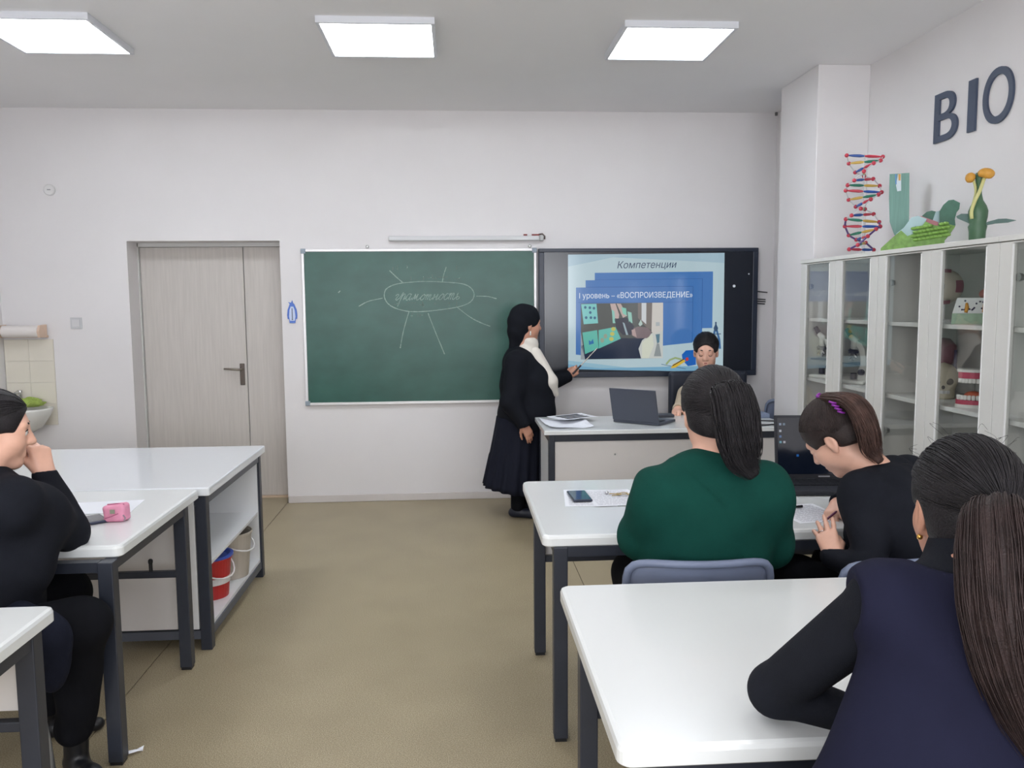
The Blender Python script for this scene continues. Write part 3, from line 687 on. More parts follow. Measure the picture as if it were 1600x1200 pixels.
def washbasin():
    cx, cz = -3.24, 0.80
    r = root('washbasin', 'white washbasin on the wall in the far left corner', 'washbasin', (cx, YB, cz))
    rows = []
    for (k, z) in ((0.30, -0.17), (0.62, -0.13), (0.88, -0.05), (1.0, 0.0), (1.0, 0.012), (0.93, 0.014), (0.86, 0.0), (0.6, -0.08), (0.1, -0.11)):
        row = []
        for a in range(28):
            t = 2*math.pi*a/28; x = 0.20*k*math.cos(t); y = -0.17*k*math.sin(t)
            row.append(Vector((cx+x, YB-0.185+max(-0.2*k, min(0.17, y)), cz+z)))
        rows.append(row)
    m = MB(); V = m.quadgrid(rows, closed_u=True); m.bm.faces.new(V[0][::-1]); m.bm.faces.new(V[-1])
    m.obj('basin', mat('ceramic', (222, 221, 216), 0.15), r, smooth=True)
    MB().tube([(cx-0.1, YB-0.03, cz+0.012), (cx-0.1, YB-0.03, cz+0.10), (cx-0.1, YB-0.06, cz+0.125), (cx-0.1, YB-0.14, cz+0.11)], [0.016, 0.014, 0.012, 0.010], 12).obj('faucet', M_chrome, r, smooth=True)
    MB().box(cx-0.115, cx-0.085, YB-0.05, YB-0.02, cz+0.115, cz+0.135, 0.004).obj('faucet_lever', M_chrome, r)
    return r
washbasin()
def cloth():
    c = at(47, 633, y=YB-0.14); m = MB(); rnd = random.Random(5); rows = []
    n, k = 11, 28
    for i in range(n):
        th = math.pi*i/(n-1); row = []
        for j in range(k):
            a = 2*math.pi*j/k; f = 1+0.13*math.sin(3*a+i)+0.10*math.sin(7*a+2*i)
            row.append(Vector((c.x+0.10*f*math.sin(th)*math.cos(a), c.y+0.09*f*math.sin(th)*math.sin(a), 0.816+0.035*(1-math.cos(math.pi-th))*f*(0.8+0.2*math.sin(5*a)))))
        rows.append(row)
    m.quadgrid(rows, closed_u=True)
    tag(m.obj('cleaning_cloth', mat('green_cloth', (158, 178, 88), 0.9, var=0.2, vscale=40), smooth=True), 'crumpled lime green cloth lying on the washbasin rim', 'cloth')
cloth()
def thermometer():
    cx = -1.272; z0, z1 = 1.427, 1.60; y = YB-0.001
    r = root('wall_thermometer', 'blue jug-shaped wall thermometer between door and chalkboard', 'thermometer', (cx, YB, z0))
    out = [(-0.022, 0), (0.022, 0), (0.026, 0.03), (0.036, 0.032), (0.039, 0.06), (0.034, 0.105), (0.022, 0.135), (0.017, 0.148), (0.008, 0.155), (0.003, 0.178), (-0.006, 0.158), (-0.030, 0.162), (-0.017, 0.150), (-0.022, 0.135), (-0.034, 0.105), (-0.039, 0.06), (-0.036, 0.032), (-0.026, 0.03)]
    Mx = Matrix(((1, 0, 0, cx), (0, 0, -1, y), (0, 1, 0, z0), (0, 0, 0, 1)))
    MB().prism(out, 0.006, Mx).obj('body', mat('thermo_blue', (74, 112, 196), 0.45), r)
    Mx2 = Mx @ Matrix.Translation((0, 0, 0.0061))
    MB().prism([(-0.018, 0.018), (0.018, 0.018), (0.024, 0.05), (0.020, 0.10), (0.010, 0.128), (-0.010, 0.128), (-0.020, 0.10), (-0.024, 0.05)], 0.0012, Mx2).obj('scale_face', mat('thermo_face', (196, 208, 232), 0.5), r)
    MB().tube([(cx, y-0.0085, z0+0.03), (cx, y-0.0085, z0+0.115)], 0.0025, 8).obj('glass_tube', mat('thermo_tube', (40, 42, 60), 0.3), r)
    MB().ball((cx, y-0.0085, z0+0.028), 0.0045).obj('bulb', MATS['thermo_tube'], r)
thermometer()
# ------------------------------------------------------------------ dark letters on the side wall
for ch, (ya, yb) in (('B', (4.497, 4.285)), ('I', (4.196, 4.133)), ('O', (4.075, 3.848))):
    M = Matrix(((0, 0, -1, XR-0.0005), (-1, 0, 0, ya), (0, 1, 0, 2.421), (0, 0, 0, 1)))
    me = text_mesh(ch, 0.378, M, extrude=0.006, offset=0.03, res=10, width=abs(ya-yb))
    zs = [v.co.z for v in me.vertices]; ys_ = [v.co.y for v in me.vertices]
    me.transform(Matrix.Translation((-0.006, ya-max(ys_), 2.419-min(zs))))
    o = link_mesh('wall_letter', me, None, mat('letter_blue', (66, 76, 96), 0.5))
    tag(o, {'B': 'dark blue letter B on the side wall', 'I': 'dark blue letter I on the side wall', 'O': 'dark blue letter O on the side wall, nearest the picture edge'}[ch], 'letter', 'letters of the word on the side wall')
# ------------------------------------------------------------------ things on top of the cabinets
def dna_model():
    cx, cy, zb = 2.41, 4.85, CZ
    r = root('dna_model', 'tall colourful double helix model on the cabinet next to the column', 'model', (cx, cy, zb))
    MB().lathe([(0.075, 0), (0.075, 0.008), (0.02, 0.014), (0.006, 0.02)], (cx, cy, zb), 24).obj('base', M_plast, r)
    MB().tube([(cx, cy, zb+0.015), (cx, cy, zb+0.60)], 0.004, 8).obj('rod', mat('clear_rod', (210, 212, 214), 0.2), r)
    cols = {'b': mat('dna_blue', (44, 84, 160), 0.4), 'r': mat('dna_red', (196, 58, 78), 0.4), 'g': mat('dna_green', (46, 124, 100), 0.4), 'y': mat('dna_yellow', (208, 172, 84), 0.4), 'p': mat('dna_purple', (84, 58, 120), 0.4)}
    n = 17; R_ = 0.098
    pr = ['br', 'yg', 'br', 'gy', 'rb', 'gy', 'br', 'yg', 'rb', 'gy', 'br', 'yg', 'rb', 'gy', 'br', 'yg', 'br']
    prev = None
    for i in range(n):
        z = zb+0.045+i*0.034; a = math.radians(20+i*31)
        e = Vector((math.cos(a), math.sin(a), 0.12*math.sin(i*1.7)))
        c = Vector((cx, cy, z))
        for s, k in ((1, pr[i][0]), (-1, pr[i][1])):
            h = MB().tube([c, c+e*s*R_*0.25, c+e*s*R_*0.6, c+e*s*R_*0.9], [0.005, 0.009, 0.008, 0.0045], 7).obj('base_piece', cols[k], r)
            MB().ball(c+e*s*R_, 0.0125, 10, 6).obj('sugar_ball', cols['r'], r, smooth=True)
        if prev is not None:
            for s in (1, -1):
                p0, p1 = prev[0]+prev[1]*s*R_, c+e*s*R_
                MB().tube([p0, p1], 0.0035 if i > 5 else 0.006, 5).obj('backbone_link', cols['p'] if i <= 5 else MATS['clear_rod'], r)
        prev = (c, e)
dna_model()
def face_plane(px_, py_, x):
    p = at(px_, py_, x=x); n = Vector((p.x, p.y, 0)).normalized(); return p, n
def tissue_slab():
    p0, n = face_plane(1405, 320, 2.47)
    r = root('plant_tissue_slab', 'upright blue-green plant tissue slab model behind the leaf model', 'model', (p0.x, p0.y, CZ))
    q = lambda x, y, d=0.0: atp(x, y, p0+n*d, n)
    out = [(1390, 272), (1421, 270), (1420.5, 330), (1420, 352), (1413, 364), (1403, 372), (1397, 366), (1390, 346), (1389, 310)]
    # carried down to the cabinet top by its own foot
    poly_slab([q(*o) for o in out], n*0.045).obj('slab', mat('slab_teal', (98, 146, 134), 0.35, var=0.12, vscale=8, stretch=(30, 30, 0.6)), r)
    c = q(1404, 368)
    MB().lathe([(0.05, 0), (0.05, 0.01), (0.012, 0.02), (0.012, max(0.03, c.z-CZ+0.02))], (c.x+n.x*0.022, c.y+n.y*0.022, CZ), 20).obj('foot', MATS['slab_teal'], r)
    poly_slab([q(x, y, -0.004) for x, y in ((1403, 272), (1408, 271.5), (1408, 298), (1402, 299), (1400, 290))], n*0.003).obj('white_vein', mat('vein_white', (206, 220, 226), 0.4), r)
    poly_slab([q(x, y, -0.006) for x, y in ((1398.5, 272), (1401, 272), (1401, 288), (1399, 288))], n*0.003).obj('blue_vein', mat('vein_blue', (84, 140, 190), 0.4), r)
    poly_slab([q(x, y, -0.006) for x, y in ((1403.5, 272), (1407.5, 272), (1407, 282), (1404, 282))], n*0.003).obj('orange_vein', mat('vein_orange', (200, 150, 70), 0.4), r)
tissue_slab()
def leaf_model():
    p0, n = face_plane(1435, 375, 2.36); zb = CZ
    r = root('leaf_structure_model', 'green leaf cross-section model with pink and pale blue layers', 'model', (p0.x, p0.y, zb))
    h = Vector((n.y, -n.x, 0))
    def q(x, y, d=0.0): return atp(x, y, p0+n*d, n)
    def drop(P):   # extend the lowest points down to the cabinet top
        return P
    lg = mat('leaf_light', (118, 160, 76), 0.5, var=0.25, vscale=45, bump=0.6, bscale=70); dg = mat('leaf_dark', (52, 104, 84), 0.45, var=0.15, vscale=30)
    lb = mat('leaf_paleblue', (168, 198, 204), 0.4, var=0.05); pk = mat('leaf_pink', (190, 118, 128), 0.45, var=0.1, vscale=20)
    zl = CZ+0.0005
    def grounded(pts, d):
        P = [q(x, y, d) for x, y in pts]
        zm = min(p.z for p in P)
        return P
    # cellular lower leaf, two humps, standing on the top panel
    low = [(1376, 388), (1396, 370), (1408, 360), (1418, 369), (1434, 362), (1446, 346), (1460, 352), (1470, 353), (1478, 349), (1493, 353), (1481, 369), (1476, 375)]
    P = [q(*o) for o in low]; P = P + [Vector((P[-1].x, P[-1].y, zl)), Vector((P[0].x, P[0].y, zl))]
    o = poly_slab(P, n*0.13).obj('lower_leaf', lg, r)
    # bumps: rows of cells
    rnd = random.Random(2)
    for i in range(9):
        for j in range(4):
            x = 1428+i*6.2+(j % 2)*3; y = 357+j*6-0.16*(x-1428)
            top = 346+abs(((x-1446) if x < 1462 else (x-1478)))*0.5
            if y < top or y > 388-(x-1376)*0.13: continue
            c = q(x, y, -0.003); MB().ball(c, 0.0125, 10, 6, (1.25, 1.25, 0.7)).obj('cell', mat('cell_green', (132, 174, 84), 0.45, var=0.1), r, smooth=True)
    poly_slab([q(x, y, 0.02) for x, y in ((1400, 365), (1412, 356), (1424, 340), (1434, 337), (1448, 342), (1444, 350), (1434, 364), (1420, 372))], n*0.09).obj('pale_layer', lb, r)
    poly_slab([q(x, y, 0.05) for x, y in ((1424, 349), (1432, 337), (1440, 338), (1466, 347), (1466, 354), (1446, 349), (1440, 345))], n*0.07).obj('pink_layer', pk, r)
    poly_slab([q(x, y, 0.09) for x, y in ((1440, 338), (1448, 331), (1456, 329), (1464, 331), (1466, 348), (1456, 345))], n*0.03).obj('back_leaf', dg, r)
    poly_slab([q(x, y, 0.07) for x, y in ((1457, 345), (1462, 331), (1469, 329), (1469, 354), (1464, 354))], n*0.04).obj('pale_layer', lb, r)
    poly_slab([q(x, y, 0.04) for x, y in ((1468, 352), (1468, 330), (1474, 320), (1482, 313), (1490, 312), (1500, 317), (1499, 326), (1495, 331), (1492, 342), (1493, 352))], n*0.06).obj('upper_leaf', dg, r)
    poly_slab([q(x, y, 0.01) for x, y in ((1424, 357), (1431, 353), (1432, 355), (1426, 358))], n*0.02).obj('vein_mark', mat('vein_mark', (84, 112, 150), 0.5), r)
leaf_model()
def flower_model():
    p0, n = face_plane(1528, 340, 2.40); cx, cy = p0.x, p0.y
    r = root('flower_model', 'green pistil and orange stamen flower model on the cabinet', 'model', (cx, cy, CZ))
    s = 0.00342*1.0
    def z(py_): return atp(1528, py_, p0, n).z
    gm = mat('pistil_green', (70, 104, 76), 0.4, var=0.1, vscale=10)
    kpx = (at(1538, 340, y=cy).x-at(1528, 340, y=cy).x)/10
    prof = [(0.030, CZ), (0.034, CZ+0.02), (11.5*kpx, z(362)), (13*kpx, z(354)), (11*kpx, z(350)), (13*kpx, z(340)), (13.5*kpx, z(330)), (11*kpx, z(322)), (6*kpx, z(313)), (3.8*kpx, z(303)), (3.5*kpx, z(295)), (5.5*kpx, z(282)), (7*kpx, z(274)), (5*kpx, z(270)), (1*kpx, z(269))]
    MB().lathe(prof, (cx, cy, 0), 24).obj('pistil', gm, r, smooth=True)
    om = mat('anther_orange', (206, 150, 60), 0.5, var=0.12, vscale=60); ym = mat('filament_yellow', (196, 194, 130), 0.45)
    q = lambda x, y, d=0.0: atp(x, y, p0+n*d, n)
    MB().tube(spline([q(1518.5, 342, -0.05), q(1518, 330, -0.052), q(1523, 315, -0.042), (q(1531, 298, -0.035)), q(1538, 278, -0.03)], 14), [0.008]*14, 8).obj('filament', ym, r, smooth=True)
    MB().tube(spline([q(1519, 322, 0.0), q(1524, 305, 0.0), q(1524, 292, -0.01), q(1521, 282, -0.01)], 10), 0.006, 8).obj('filament', ym, r, smooth=True)
    MB().tube(spline([q(1529, 272, -0.03), q(1538, 270, -0.035), q(1546, 272, -0.035), q(1551, 276, -0.03)], 10), [0.012, 0.017, 0.02, 0.022, 0.023, 0.024, 0.023, 0.021, 0.018, 0.011], 10).obj('anther', om, r, smooth=True)
    MB().tube(spline([q(1520, 272, -0.01), q(1516, 278, -0.015), q(1515, 285, -0.01)], 8), [0.013, 0.018, 0.021, 0.022, 0.021, 0.019, 0.016, 0.010], 10).obj('anther', om, r, smooth=True)
    lm = mat('sepal_green', (56, 92, 84), 0.4, var=0.1, vscale=12)
    poly_slab([q(x, y) for x, y in ((1535, 350), (1545, 346), (1560, 342), (1572, 341.5), (1588, 344), (1575, 347.5), (1555, 349), (1540, 352))], n*0.02).obj('sepal', lm, r)
    poly_slab([q(x, y) for x, y in ((1521, 352), (1510, 347), (1496, 341), (1494, 338), (1502, 334), (1512, 334), (1522, 341))], n*0.02).obj('sepal', lm, r)
flower_model()

# ------------------------------------------------------------------ things inside the cabinets
def microscope(cx, cy, zb, rot, label, dark=False):
    r = root('microscope', label, 'microscope', (cx, cy, zb), 'microscopes in the cabinet next to the column')
    wm = mat('microscope_white', (222, 222, 214), 0.35); dm = mat('microscope_dark', (40, 38, 54), 0.4)
    M = Matrix.Translation((cx, cy, zb)) @ Matrix.Rotation(rot, 4, 'Z')
    def P(x, y, z): return M @ Vector((x, y, z))
    m = MB(); m.box(-0.09, 0.07, -0.055, 0.055, 0.0, 0.022, 0.01, 2, M); m.obj('base', wm, r)
    Mp = M @ Matrix(((1, 0, 0, 0), (0, 0, -1, 0.022), (0, 1, 0, 0), (0, 0, 0, 1)))
    MB().prism([(0.012, 0.022), (0.066, 0.022), (0.062, 0.09), (0.06, 0.15), (0.05, 0.20), (0.03, 0.235), (0.0, 0.25), (0.0, 0.22), (0.018, 0.19), (0.026, 0.15), (0.026, 0.11), (0.016, 0.09)], 0.044, Mp).obj('arm', wm, r)
    MB().box(-0.085, 0.026, -0.045, 0.045, 0.112, 0.122, 0.002, 1, M).obj('stage', dm, r)
    MB().tube([P(-0.03, 0, 0.024), P(-0.03, 0, 0.06)], 0.018, 14).obj('illuminator', dm, r)
    MB().tube([P(-0.035, 0, 0.175), P(-0.035, 0, 0.19), P(-0.03, 0, 0.20)], [0.028, 0.03, 0.02], 16).obj('nosepiece', dm, r)
    for dx, dz in ((-0.035, 0.13), (-0.06, 0.145), (-0.012, 0.15)):
        MB().tube([P(-0.035, 0, 0.178), P(dx, 0, dz)], [0.011, 0.008], 10).obj('objective', M_chrome, r)
    MB().tube([P(-0.03, 0, 0.20), P(-0.025, 0, 0.25), P(-0.055, 0, 0.275)], [0.022, 0.024, 0.017], 14).obj('head', wm, r, smooth=True)
    MB().tube([P(-0.055, 0, 0.275), P(-0.085, 0, 0.315)], [0.015, 0.013], 12).obj('eyepiece', dm, r)
    for s in (-1, 1):
        MB().tube([P(0.04, s*0.022, 0.07), P(0.04, s*0.042, 0.07)], 0.017, 14).obj('focus_knob', dm, r)
p = at(1281, 590, z=1.088); microscope(2.31, 5.06, 1.0885, math.radians(-60), 'microscope with dark eyepiece behind the first glass door by the column')
microscope(2.33, 4.68, 1.0885, math.radians(-60), 'microscope with pale curved arm behind the second glass door')
def eye_model():
    c = at(1476, 448, x=2.42); zb = 1.4625
    r = root('eye_model', 'pink and cream eyeball model on the upper cabinet shelf', 'model', (c.x, c.y, zb))
    bm_ = mat('eye_cream', (206, 192, 176), 0.45); pm = mat('eye_pink', (150, 70, 92), 0.45); R_ = 0.085
    MB().ball(c, R_, 24, 16).obj('eyeball', bm_, r, smooth=True)
    n = Vector((-c.x, -c.y, 0)).normalized(); h = Vector((-n.y, n.x, 0))
    d = (n*0.9-h*0.42).normalized()
    Mr = d.to_track_quat('Z', 'Y').to_matrix()
    MB().lathe([(0.036, 0.0), (0.034, 0.012), (0.022, 0.022), (0.0, 0.027)], c+d*(R_-0.010), 20, M=Mr).obj('cornea', mat('eye_cornea', (150, 156, 176), 0.15), r, smooth=True)
    for ang, w_ in ((90, 0.9), (-90, 0.9), (0, 1.0)):
        a = math.radians(ang); dd = (Vector((0, 0, 1))*math.sin(a)+h*math.cos(a)+n*(0.85 if ang == 0 else 0.55)).normalized()
        rows = []
        side = dd.cross(n).normalized(); up2 = side.cross(dd)
        for i in range(7):
            row = []
            for j in range(7):
                v = (dd + side*(i-3)*0.115*w_ + up2*(j-3)*(0.10 if ang == 0 else 0.07)).normalized(); row.append(c+v*(R_+0.006))
            rows.append(row)
        m = MB(); m.quadgrid(rows)
        bmesh.ops.solidify(m.bm, geom=m.bm.faces[:], thickness=0.008)
        m.obj('eye_muscle', pm, r, smooth=True)
    MB().tube([(c.x, c.y, zb+0.01), (c.x, c.y, c.z-R_+0.004)], 0.006, 10).obj('post', M_plast, r)
    MB().lathe([(0.045, 0), (0.045, 0.008), (0.03, 0.012)], (c.x, c.y, zb), 24).obj('foot', M_plast, r)
eye_model()
def skin_block():
    p0, n = face_plane(1520, 490, 2.345); zb = 1.4625
    c = Vector((p0.x, p0.y, zb)); h = Vector((n.y, -n.x, 0))
    r = root('tissue_block_model', 'white and green tissue block model beside the eyeball model', 'model', tuple(c))
    def frust(z0, z1, w0, w1, d0, d1, mat_, nm):
        rows = [[c+h*sx*w/2+n*(sy*d/2)+Vector((0, 0, z)) for sx, sy in ((-1, -1), (1, -1), (1, 1), (-1, 1))] for w, d, z in ((w0, d0, z0), (w1, d1, z1))]
        m = MB(); V = m.quadgrid(rows, closed_u=True); m.bm.faces.new(V[0][::-1]); m.bm.faces.new(V[1]); return m.obj(nm, mat_, r)
    frust(0.0, 0.048, 0.17, 0.165, 0.10, 0.098, mat('block_green', (148, 172, 146), 0.5, var=0.12, vscale=40), 'lower_layer')
    frust(0.0485, 0.118, 0.164, 0.13, 0.097, 0.08, mat('block_white', (212, 214, 212), 0.45, var=0.03), 'upper_layer')
    rnd = random.Random(4)
    for k in range(16):
        u = rnd.uniform(-0.07, 0.07); z = rnd.uniform(0.06, 0.108); d = -0.0485+(z-0.0485)*0.0085/0.07
        MB().ball(c+h*u*(1-0.25*(z-0.05)/0.07)+n*(d-0.001)+Vector((0, 0, z)), 0.0042, 8, 5).obj('cell_dot', mat('cell_dot', (70, 66, 90), 0.5), r)
    for u in (-0.028, 0.042):
        MB().tube([c+h*u+n*(-0.0505)+Vector((0, 0, 0.052)), c+h*(u+0.004)+n*(-0.047)+Vector((0, 0, 0.075)), c+h*(u+0.002)+n*(-0.044)+Vector((0, 0, 0.095))], [0.007, 0.009, 0.005], 8).obj('orange_duct', mat('duct_orange', (206, 146, 56), 0.5), r, smooth=True)
    MB().ball(c+h*0.05+n*0.09+Vector((0, 0, 0.135)), 0.03, 14, 10, (1, 1, 0.8)).obj('pink_lobe', mat('lobe_pink', (190, 120, 110), 0.45), r, smooth=True)
skin_block()
def skull_model():
    c = at(1474, 600, x=2.40); zb = 1.0885; cx, cy = c.x, c.y
    r = root('skull_model', 'cream coloured skull model on the middle cabinet shelf', 'model', (cx, cy, zb))
    bone = mat('bone', (206, 196, 172), 0.5, var=0.05, vscale=12); n = Vector((-cx, -cy, 0)).normalized(); h = Vector((-n.y, n.x, 0))
    m = MB(); rows = []
    for i in range(15):
        z = 0.175*i/14; t = z/0.175
        if t < 0.30: w_, d_ = 0.050+0.01*t, 0.066
        elif t < 0.55: w_, d_ = 0.056+0.05*(t-0.3), 0.075+0.06*(t-0.3)
        else:
            k = (t-0.55)/0.45; w_, d_ = 0.069*math.sqrt(max(0.003, 1-k*k)), 0.09*math.sqrt(max(0.003, 1-k*k))
        rows.append([Vector((cx, cy, zb+z))+h*w_*math.cos(a*2*math.pi/24)+n*d_*math.sin(a*2*math.pi/24) for a in range(24)])
    V = m.quadgrid(rows, closed_u=True); m.bm.faces.new(V[0][::-1]); m.bm.faces.new(V[-1])
    m.obj('cranium', bone, r, smooth=True)
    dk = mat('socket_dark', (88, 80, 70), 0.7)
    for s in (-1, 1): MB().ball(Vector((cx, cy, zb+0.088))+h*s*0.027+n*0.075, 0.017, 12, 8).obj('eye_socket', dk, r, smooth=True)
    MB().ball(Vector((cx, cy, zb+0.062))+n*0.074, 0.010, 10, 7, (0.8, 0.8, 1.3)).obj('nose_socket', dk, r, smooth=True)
    for k in range(-3, 4): MB().box(-0.0035, 0.0035, -0.004, 0.004, -0.008, 0.008, 0.0015, 1, Matrix.Translation(Vector((cx, cy, zb+0.035))+h*k*0.0085+n*(0.068-abs(k)*0.003))).obj('tooth', M_plast, r)
    # cap part standing behind, wrapped in a clear sleeve
    b = at(1474, 550, x=2.50)
    r2 = root('torso_organ_model', 'dusky pink organ model standing behind the skull', 'model', (b.x, b.y, zb))
    MB().lathe([(0.05, 0), (0.05, 0.012), (0.02, 0.02), (0.018, 0.13), (0.05, 0.15), (0.066, 0.20), (0.06, 0.25), (0.03, 0.285), (0.0, 0.29)], (b.x, b.y, zb), 20).obj('organ', mat('organ_pink', (150, 108, 116), 0.4, var=0.1, vscale=15), r2, smooth=True)
    MB().tube([(b.x+0.02, b.y-0.075, zb+0.07), (b.x+0.02, b.y-0.075, zb+0.23)], 0.008, 10).obj('vessel', mat('vessel_purple', (84, 78, 104), 0.4), r2, smooth=True)
    MB().tube([(b.x, b.y, zb+0.15), (b.x+0.02, b.y-0.075, zb+0.15)], 0.006, 8).obj('vessel_stem', MATS['vessel_purple'], r2)
skull_model()
def jaw_model():
    p0, n = face_plane(1521, 620, 2.325); zb = 1.0885; c = Vector((p0.x, p0.y, zb)); h = Vector((n.y, -n.x, 0))
    r = root('jaw_model', 'open dental jaw model with red gums and white teeth', 'model', tuple(c))
    gm = mat('gum_red', (186, 74, 96), 0.35); wm = mat('denture_white', (222, 220, 214), 0.35)
    def horse(z0, z1, k, mt, nm, dx=0.0):
        pts = []
        for a in range(13):
            t = math.pi*a/12; pts.append((0.066*k*math.cos(t), -0.045*k*math.sin(t)))
        pts += [(-0.066*k, 0.05), (0.066*k, 0.05)]
        m = MB(); A = [m.bm.verts.new(c+h*(x+dx)+n*y+Vector((0, 0, z0))) for x, y in pts]; B = [m.bm.verts.new(c+h*(x+dx)+n*y+Vector((0, 0, z1))) for x, y in pts]
        m.bm.faces.new(A[::-1]); m.bm.faces.new(B)
        for i in range(len(A)): m.bm.faces.new((A[i], A[(i+1) % len(A)], B[(i+1) % len(A)], B[i]))
        return m.obj(nm, mt, r)
    horse(0.0, 0.014, 1.12, wm, 'base'); horse(0.0145, 0.034, 1.08, gm, 'lower_gum'); horse(0.160, 0.172, 1.06, wm, 'top_plate'); horse(0.132, 0.1595, 0.98, gm, 'upper_gum')
    for zz, k in ((0.034, 0.98), (0.110, 0.92)):
        for a in range(11):
            t = math.pi*(a+0.5)/11
            q = c+h*0.062*k*math.cos(t)+n*(-0.043*k*math.sin(t))
            MB().box(-0.0075, 0.0075, -0.006, 0.006, 0, 0.022, 0.003, 1, Matrix.Translation(q+Vector((0, 0, zz+0.0002))) @ Matrix.Rotation(math.atan2(h.y, h.x), 4, 'Z')).obj('tooth', wm, r)
    MB().ball(c+n*0.01+Vector((0, 0, 0.05)), 0.04, 16, 10, (1, 1, 0.55)).obj('tongue', mat('tongue_orange', (188, 96, 70), 0.4), r, smooth=True)
    MB().tube([c+n*0.056+Vector((0, 0, 0.01)), c+n*0.062+Vector((0, 0, 0.165))], 0.006, 8).obj('hinge_post', M_steel, r)
    MB().ball(c-n*0.052+h*0.05+Vector((0, 0, 0.007)), 0.006, 10, 6).obj('blue_knob', mat('blue_knob', (52, 84, 156), 0.4), r)
jaw_model()

# ------------------------------------------------------------------ buckets on the island shelf
def bucket(cx, cy, zb, R0, R1, H, body, label, handle_col, band=None, rim=None, haz=0.0, lid=None):
    r = root('bucket', label, 'bucket', (cx, cy, zb), 'buckets on the island shelf')
    MB().lathe([(R0, 0), (sub(R0, R1, 0.05), 0.004), (R1, H), (R1+0.005, H), (R1+0.005, H-0.012), (R1-0.003, H-0.012), (R0-0.003, 0.006), (0.001, 0.006)], (cx, cy, zb), 36).obj('body', body, r, smooth=False)
    if band:
        a, b_ = 0.36, 0.52
        MB().lathe([(sub(R0, R1, a)+0.0005, H*a), (sub(R0, R1, a)+0.003, H*a), (sub(R0, R1, b_)+0.003, H*b_), (sub(R0, R1, b_)+0.0005, H*b_)], (cx, cy, zb), 36, cap=False).obj('band', band, r)
    if lid:
        MB().lathe([(R1-0.006, H-0.01), (R1+0.010, H+0.0005), (R1+0.010, H+0.012), (R1-0.004, H+0.012), (R1-0.02, H-0.005+0.004)], (cx, cy, zb), 36).obj('basin', lid, r)
    pts = []
    for k in range(13):
        t = math.pi*k/12; x = (R1+0.010)*math.cos(t); s = math.sin(t)
        y = -(R1+0.012)*s; z = H-0.022-0.075*s
        ca, sa = math.cos(haz), math.sin(haz); pts.append((cx+x*ca-y*sa, cy+x*sa+y*ca, zb+z))
    MB().tube(pts, 0.0045, 8).obj('handle', handle_col, r, smooth=True)
    return r
redm = mat('bucket_red', (178, 40, 40), 0.35); greym = mat('bucket_grey', (176, 168, 156), 0.35)
bucket(-1.262, 4.185, 0.1115, 0.088, 0.108, 0.205, redm, 'red bucket with white band and blue basin inside', M_plast, band=M_plast, lid=mat('basin_blue', (62, 88, 176), 0.35), haz=math.radians(60))
bucket(-1.25, 4.50, 0.1115, 0.098, 0.122, 0.245, greym, 'plain greige bucket behind the red one', M_plast, haz=math.radians(75))

# ------------------------------------------------------------------ things lying on the left desk
def pouch():
    c = Vector((-1.300, 3.20, ZT)); r = root('pencil_pouch', 'pink fabric pencil pouch with a small grey tag', 'pouch', tuple(c))
    M = Matrix.Translation(c) @ Matrix.Rotation(math.radians(-4), 4, 'Z')
    m = MB(); m.box(-0.041, 0.041, -0.030, 0.030, 0.001, 0.066, 0.014, 4)
    for v in m.bm.verts:
        v.co.x += 0.003*math.sin(v.co.z*90+v.co.y*40); v.co.y += 0.004*math.sin(v.co.z*120+v.co.x*50); v.co.z += 0.003*math.sin(v.co.x*70) if v.co.z > 0.03 else 0
    bmesh.ops.transform(m.bm, matrix=M, verts=m.bm.verts)
    m.obj('body', mat('pink_fabric', (226, 150, 178), 0.7, var=0.08, vscale=30, bump=0.3, bscale=40), r, smooth=True)
    MB().tube([M @ Vector((-0.03, -0.01, 0.066)), M @ Vector((0.005, -0.008, 0.069)), M @ Vector((0.034, -0.01, 0.067))], 0.0022, 6).obj('zip', mat('zip_pink', (186, 100, 136), 0.5), r)
    MB().box(-0.010, 0.008, -0.0355, -0.0325, 0.036, 0.052, 0.0005, 1, M).obj('tag', mat('grey_tag', (146, 148, 130), 0.7), r)
    MB().tube([M @ Vector((-0.036, -0.0325, 0.016)), M @ Vector((-0.01, -0.0335, 0.024)), M @ Vector((0.02, -0.0335, 0.036))], 0.002, 6).obj('seam', MATS['zip_pink'], r)
    MB().tube([M @ Vector((0.037, -0.029, 0.03)), M @ Vector((0.043, -0.026, 0.018)), M @ Vector((0.040, -0.031, 0.008))], 0.003, 6).obj('zip_pull', mat('pull_grey', (150, 130, 140), 0.4), r)
pouch()
def tablet():
    r = root('tablet', 'dark tablet lying beside the pink pouch', 'tablet', (-1.42, 3.16, ZT))
    M = Matrix.Translation((-1.425, 3.175, ZT)) @ Matrix.Rotation(math.radians(38), 4, 'Z')
    MB().box(-0.085, 0.085, -0.06, 0.06, 0.0005, 0.0115, 0.004, 2, M).obj('body', mat('tablet_blue', (40, 46, 70), 0.35), r)
    MB().box(-0.078, 0.078, -0.053, 0.053, 0.0116, 0.0122, 0, 1, M).obj('screen', mat('tablet_screen', (84, 86, 92), 0.12, spec=0.7), r)
tablet()
def pen(a, b_, rad, m1, label, cap=None):
    a, b_ = Vector(a), Vector(b_); r = root('pen', label, 'pen', tuple((a+b_)/2))
    d = (b_-a)
    MB().tube([a+d*0.08, a+d*0.66], rad, 10).obj('barrel', m1, r)
    MB().tube([a, a+d*0.03, a+d*0.08], [rad*0.15, rad*0.4, rad], 10).obj('tip', M_steel, r)
    MB().tube([a+d*0.661, b_], [rad*1.12, rad*1.1], 10).obj('cap', cap or m1, r)
    return r
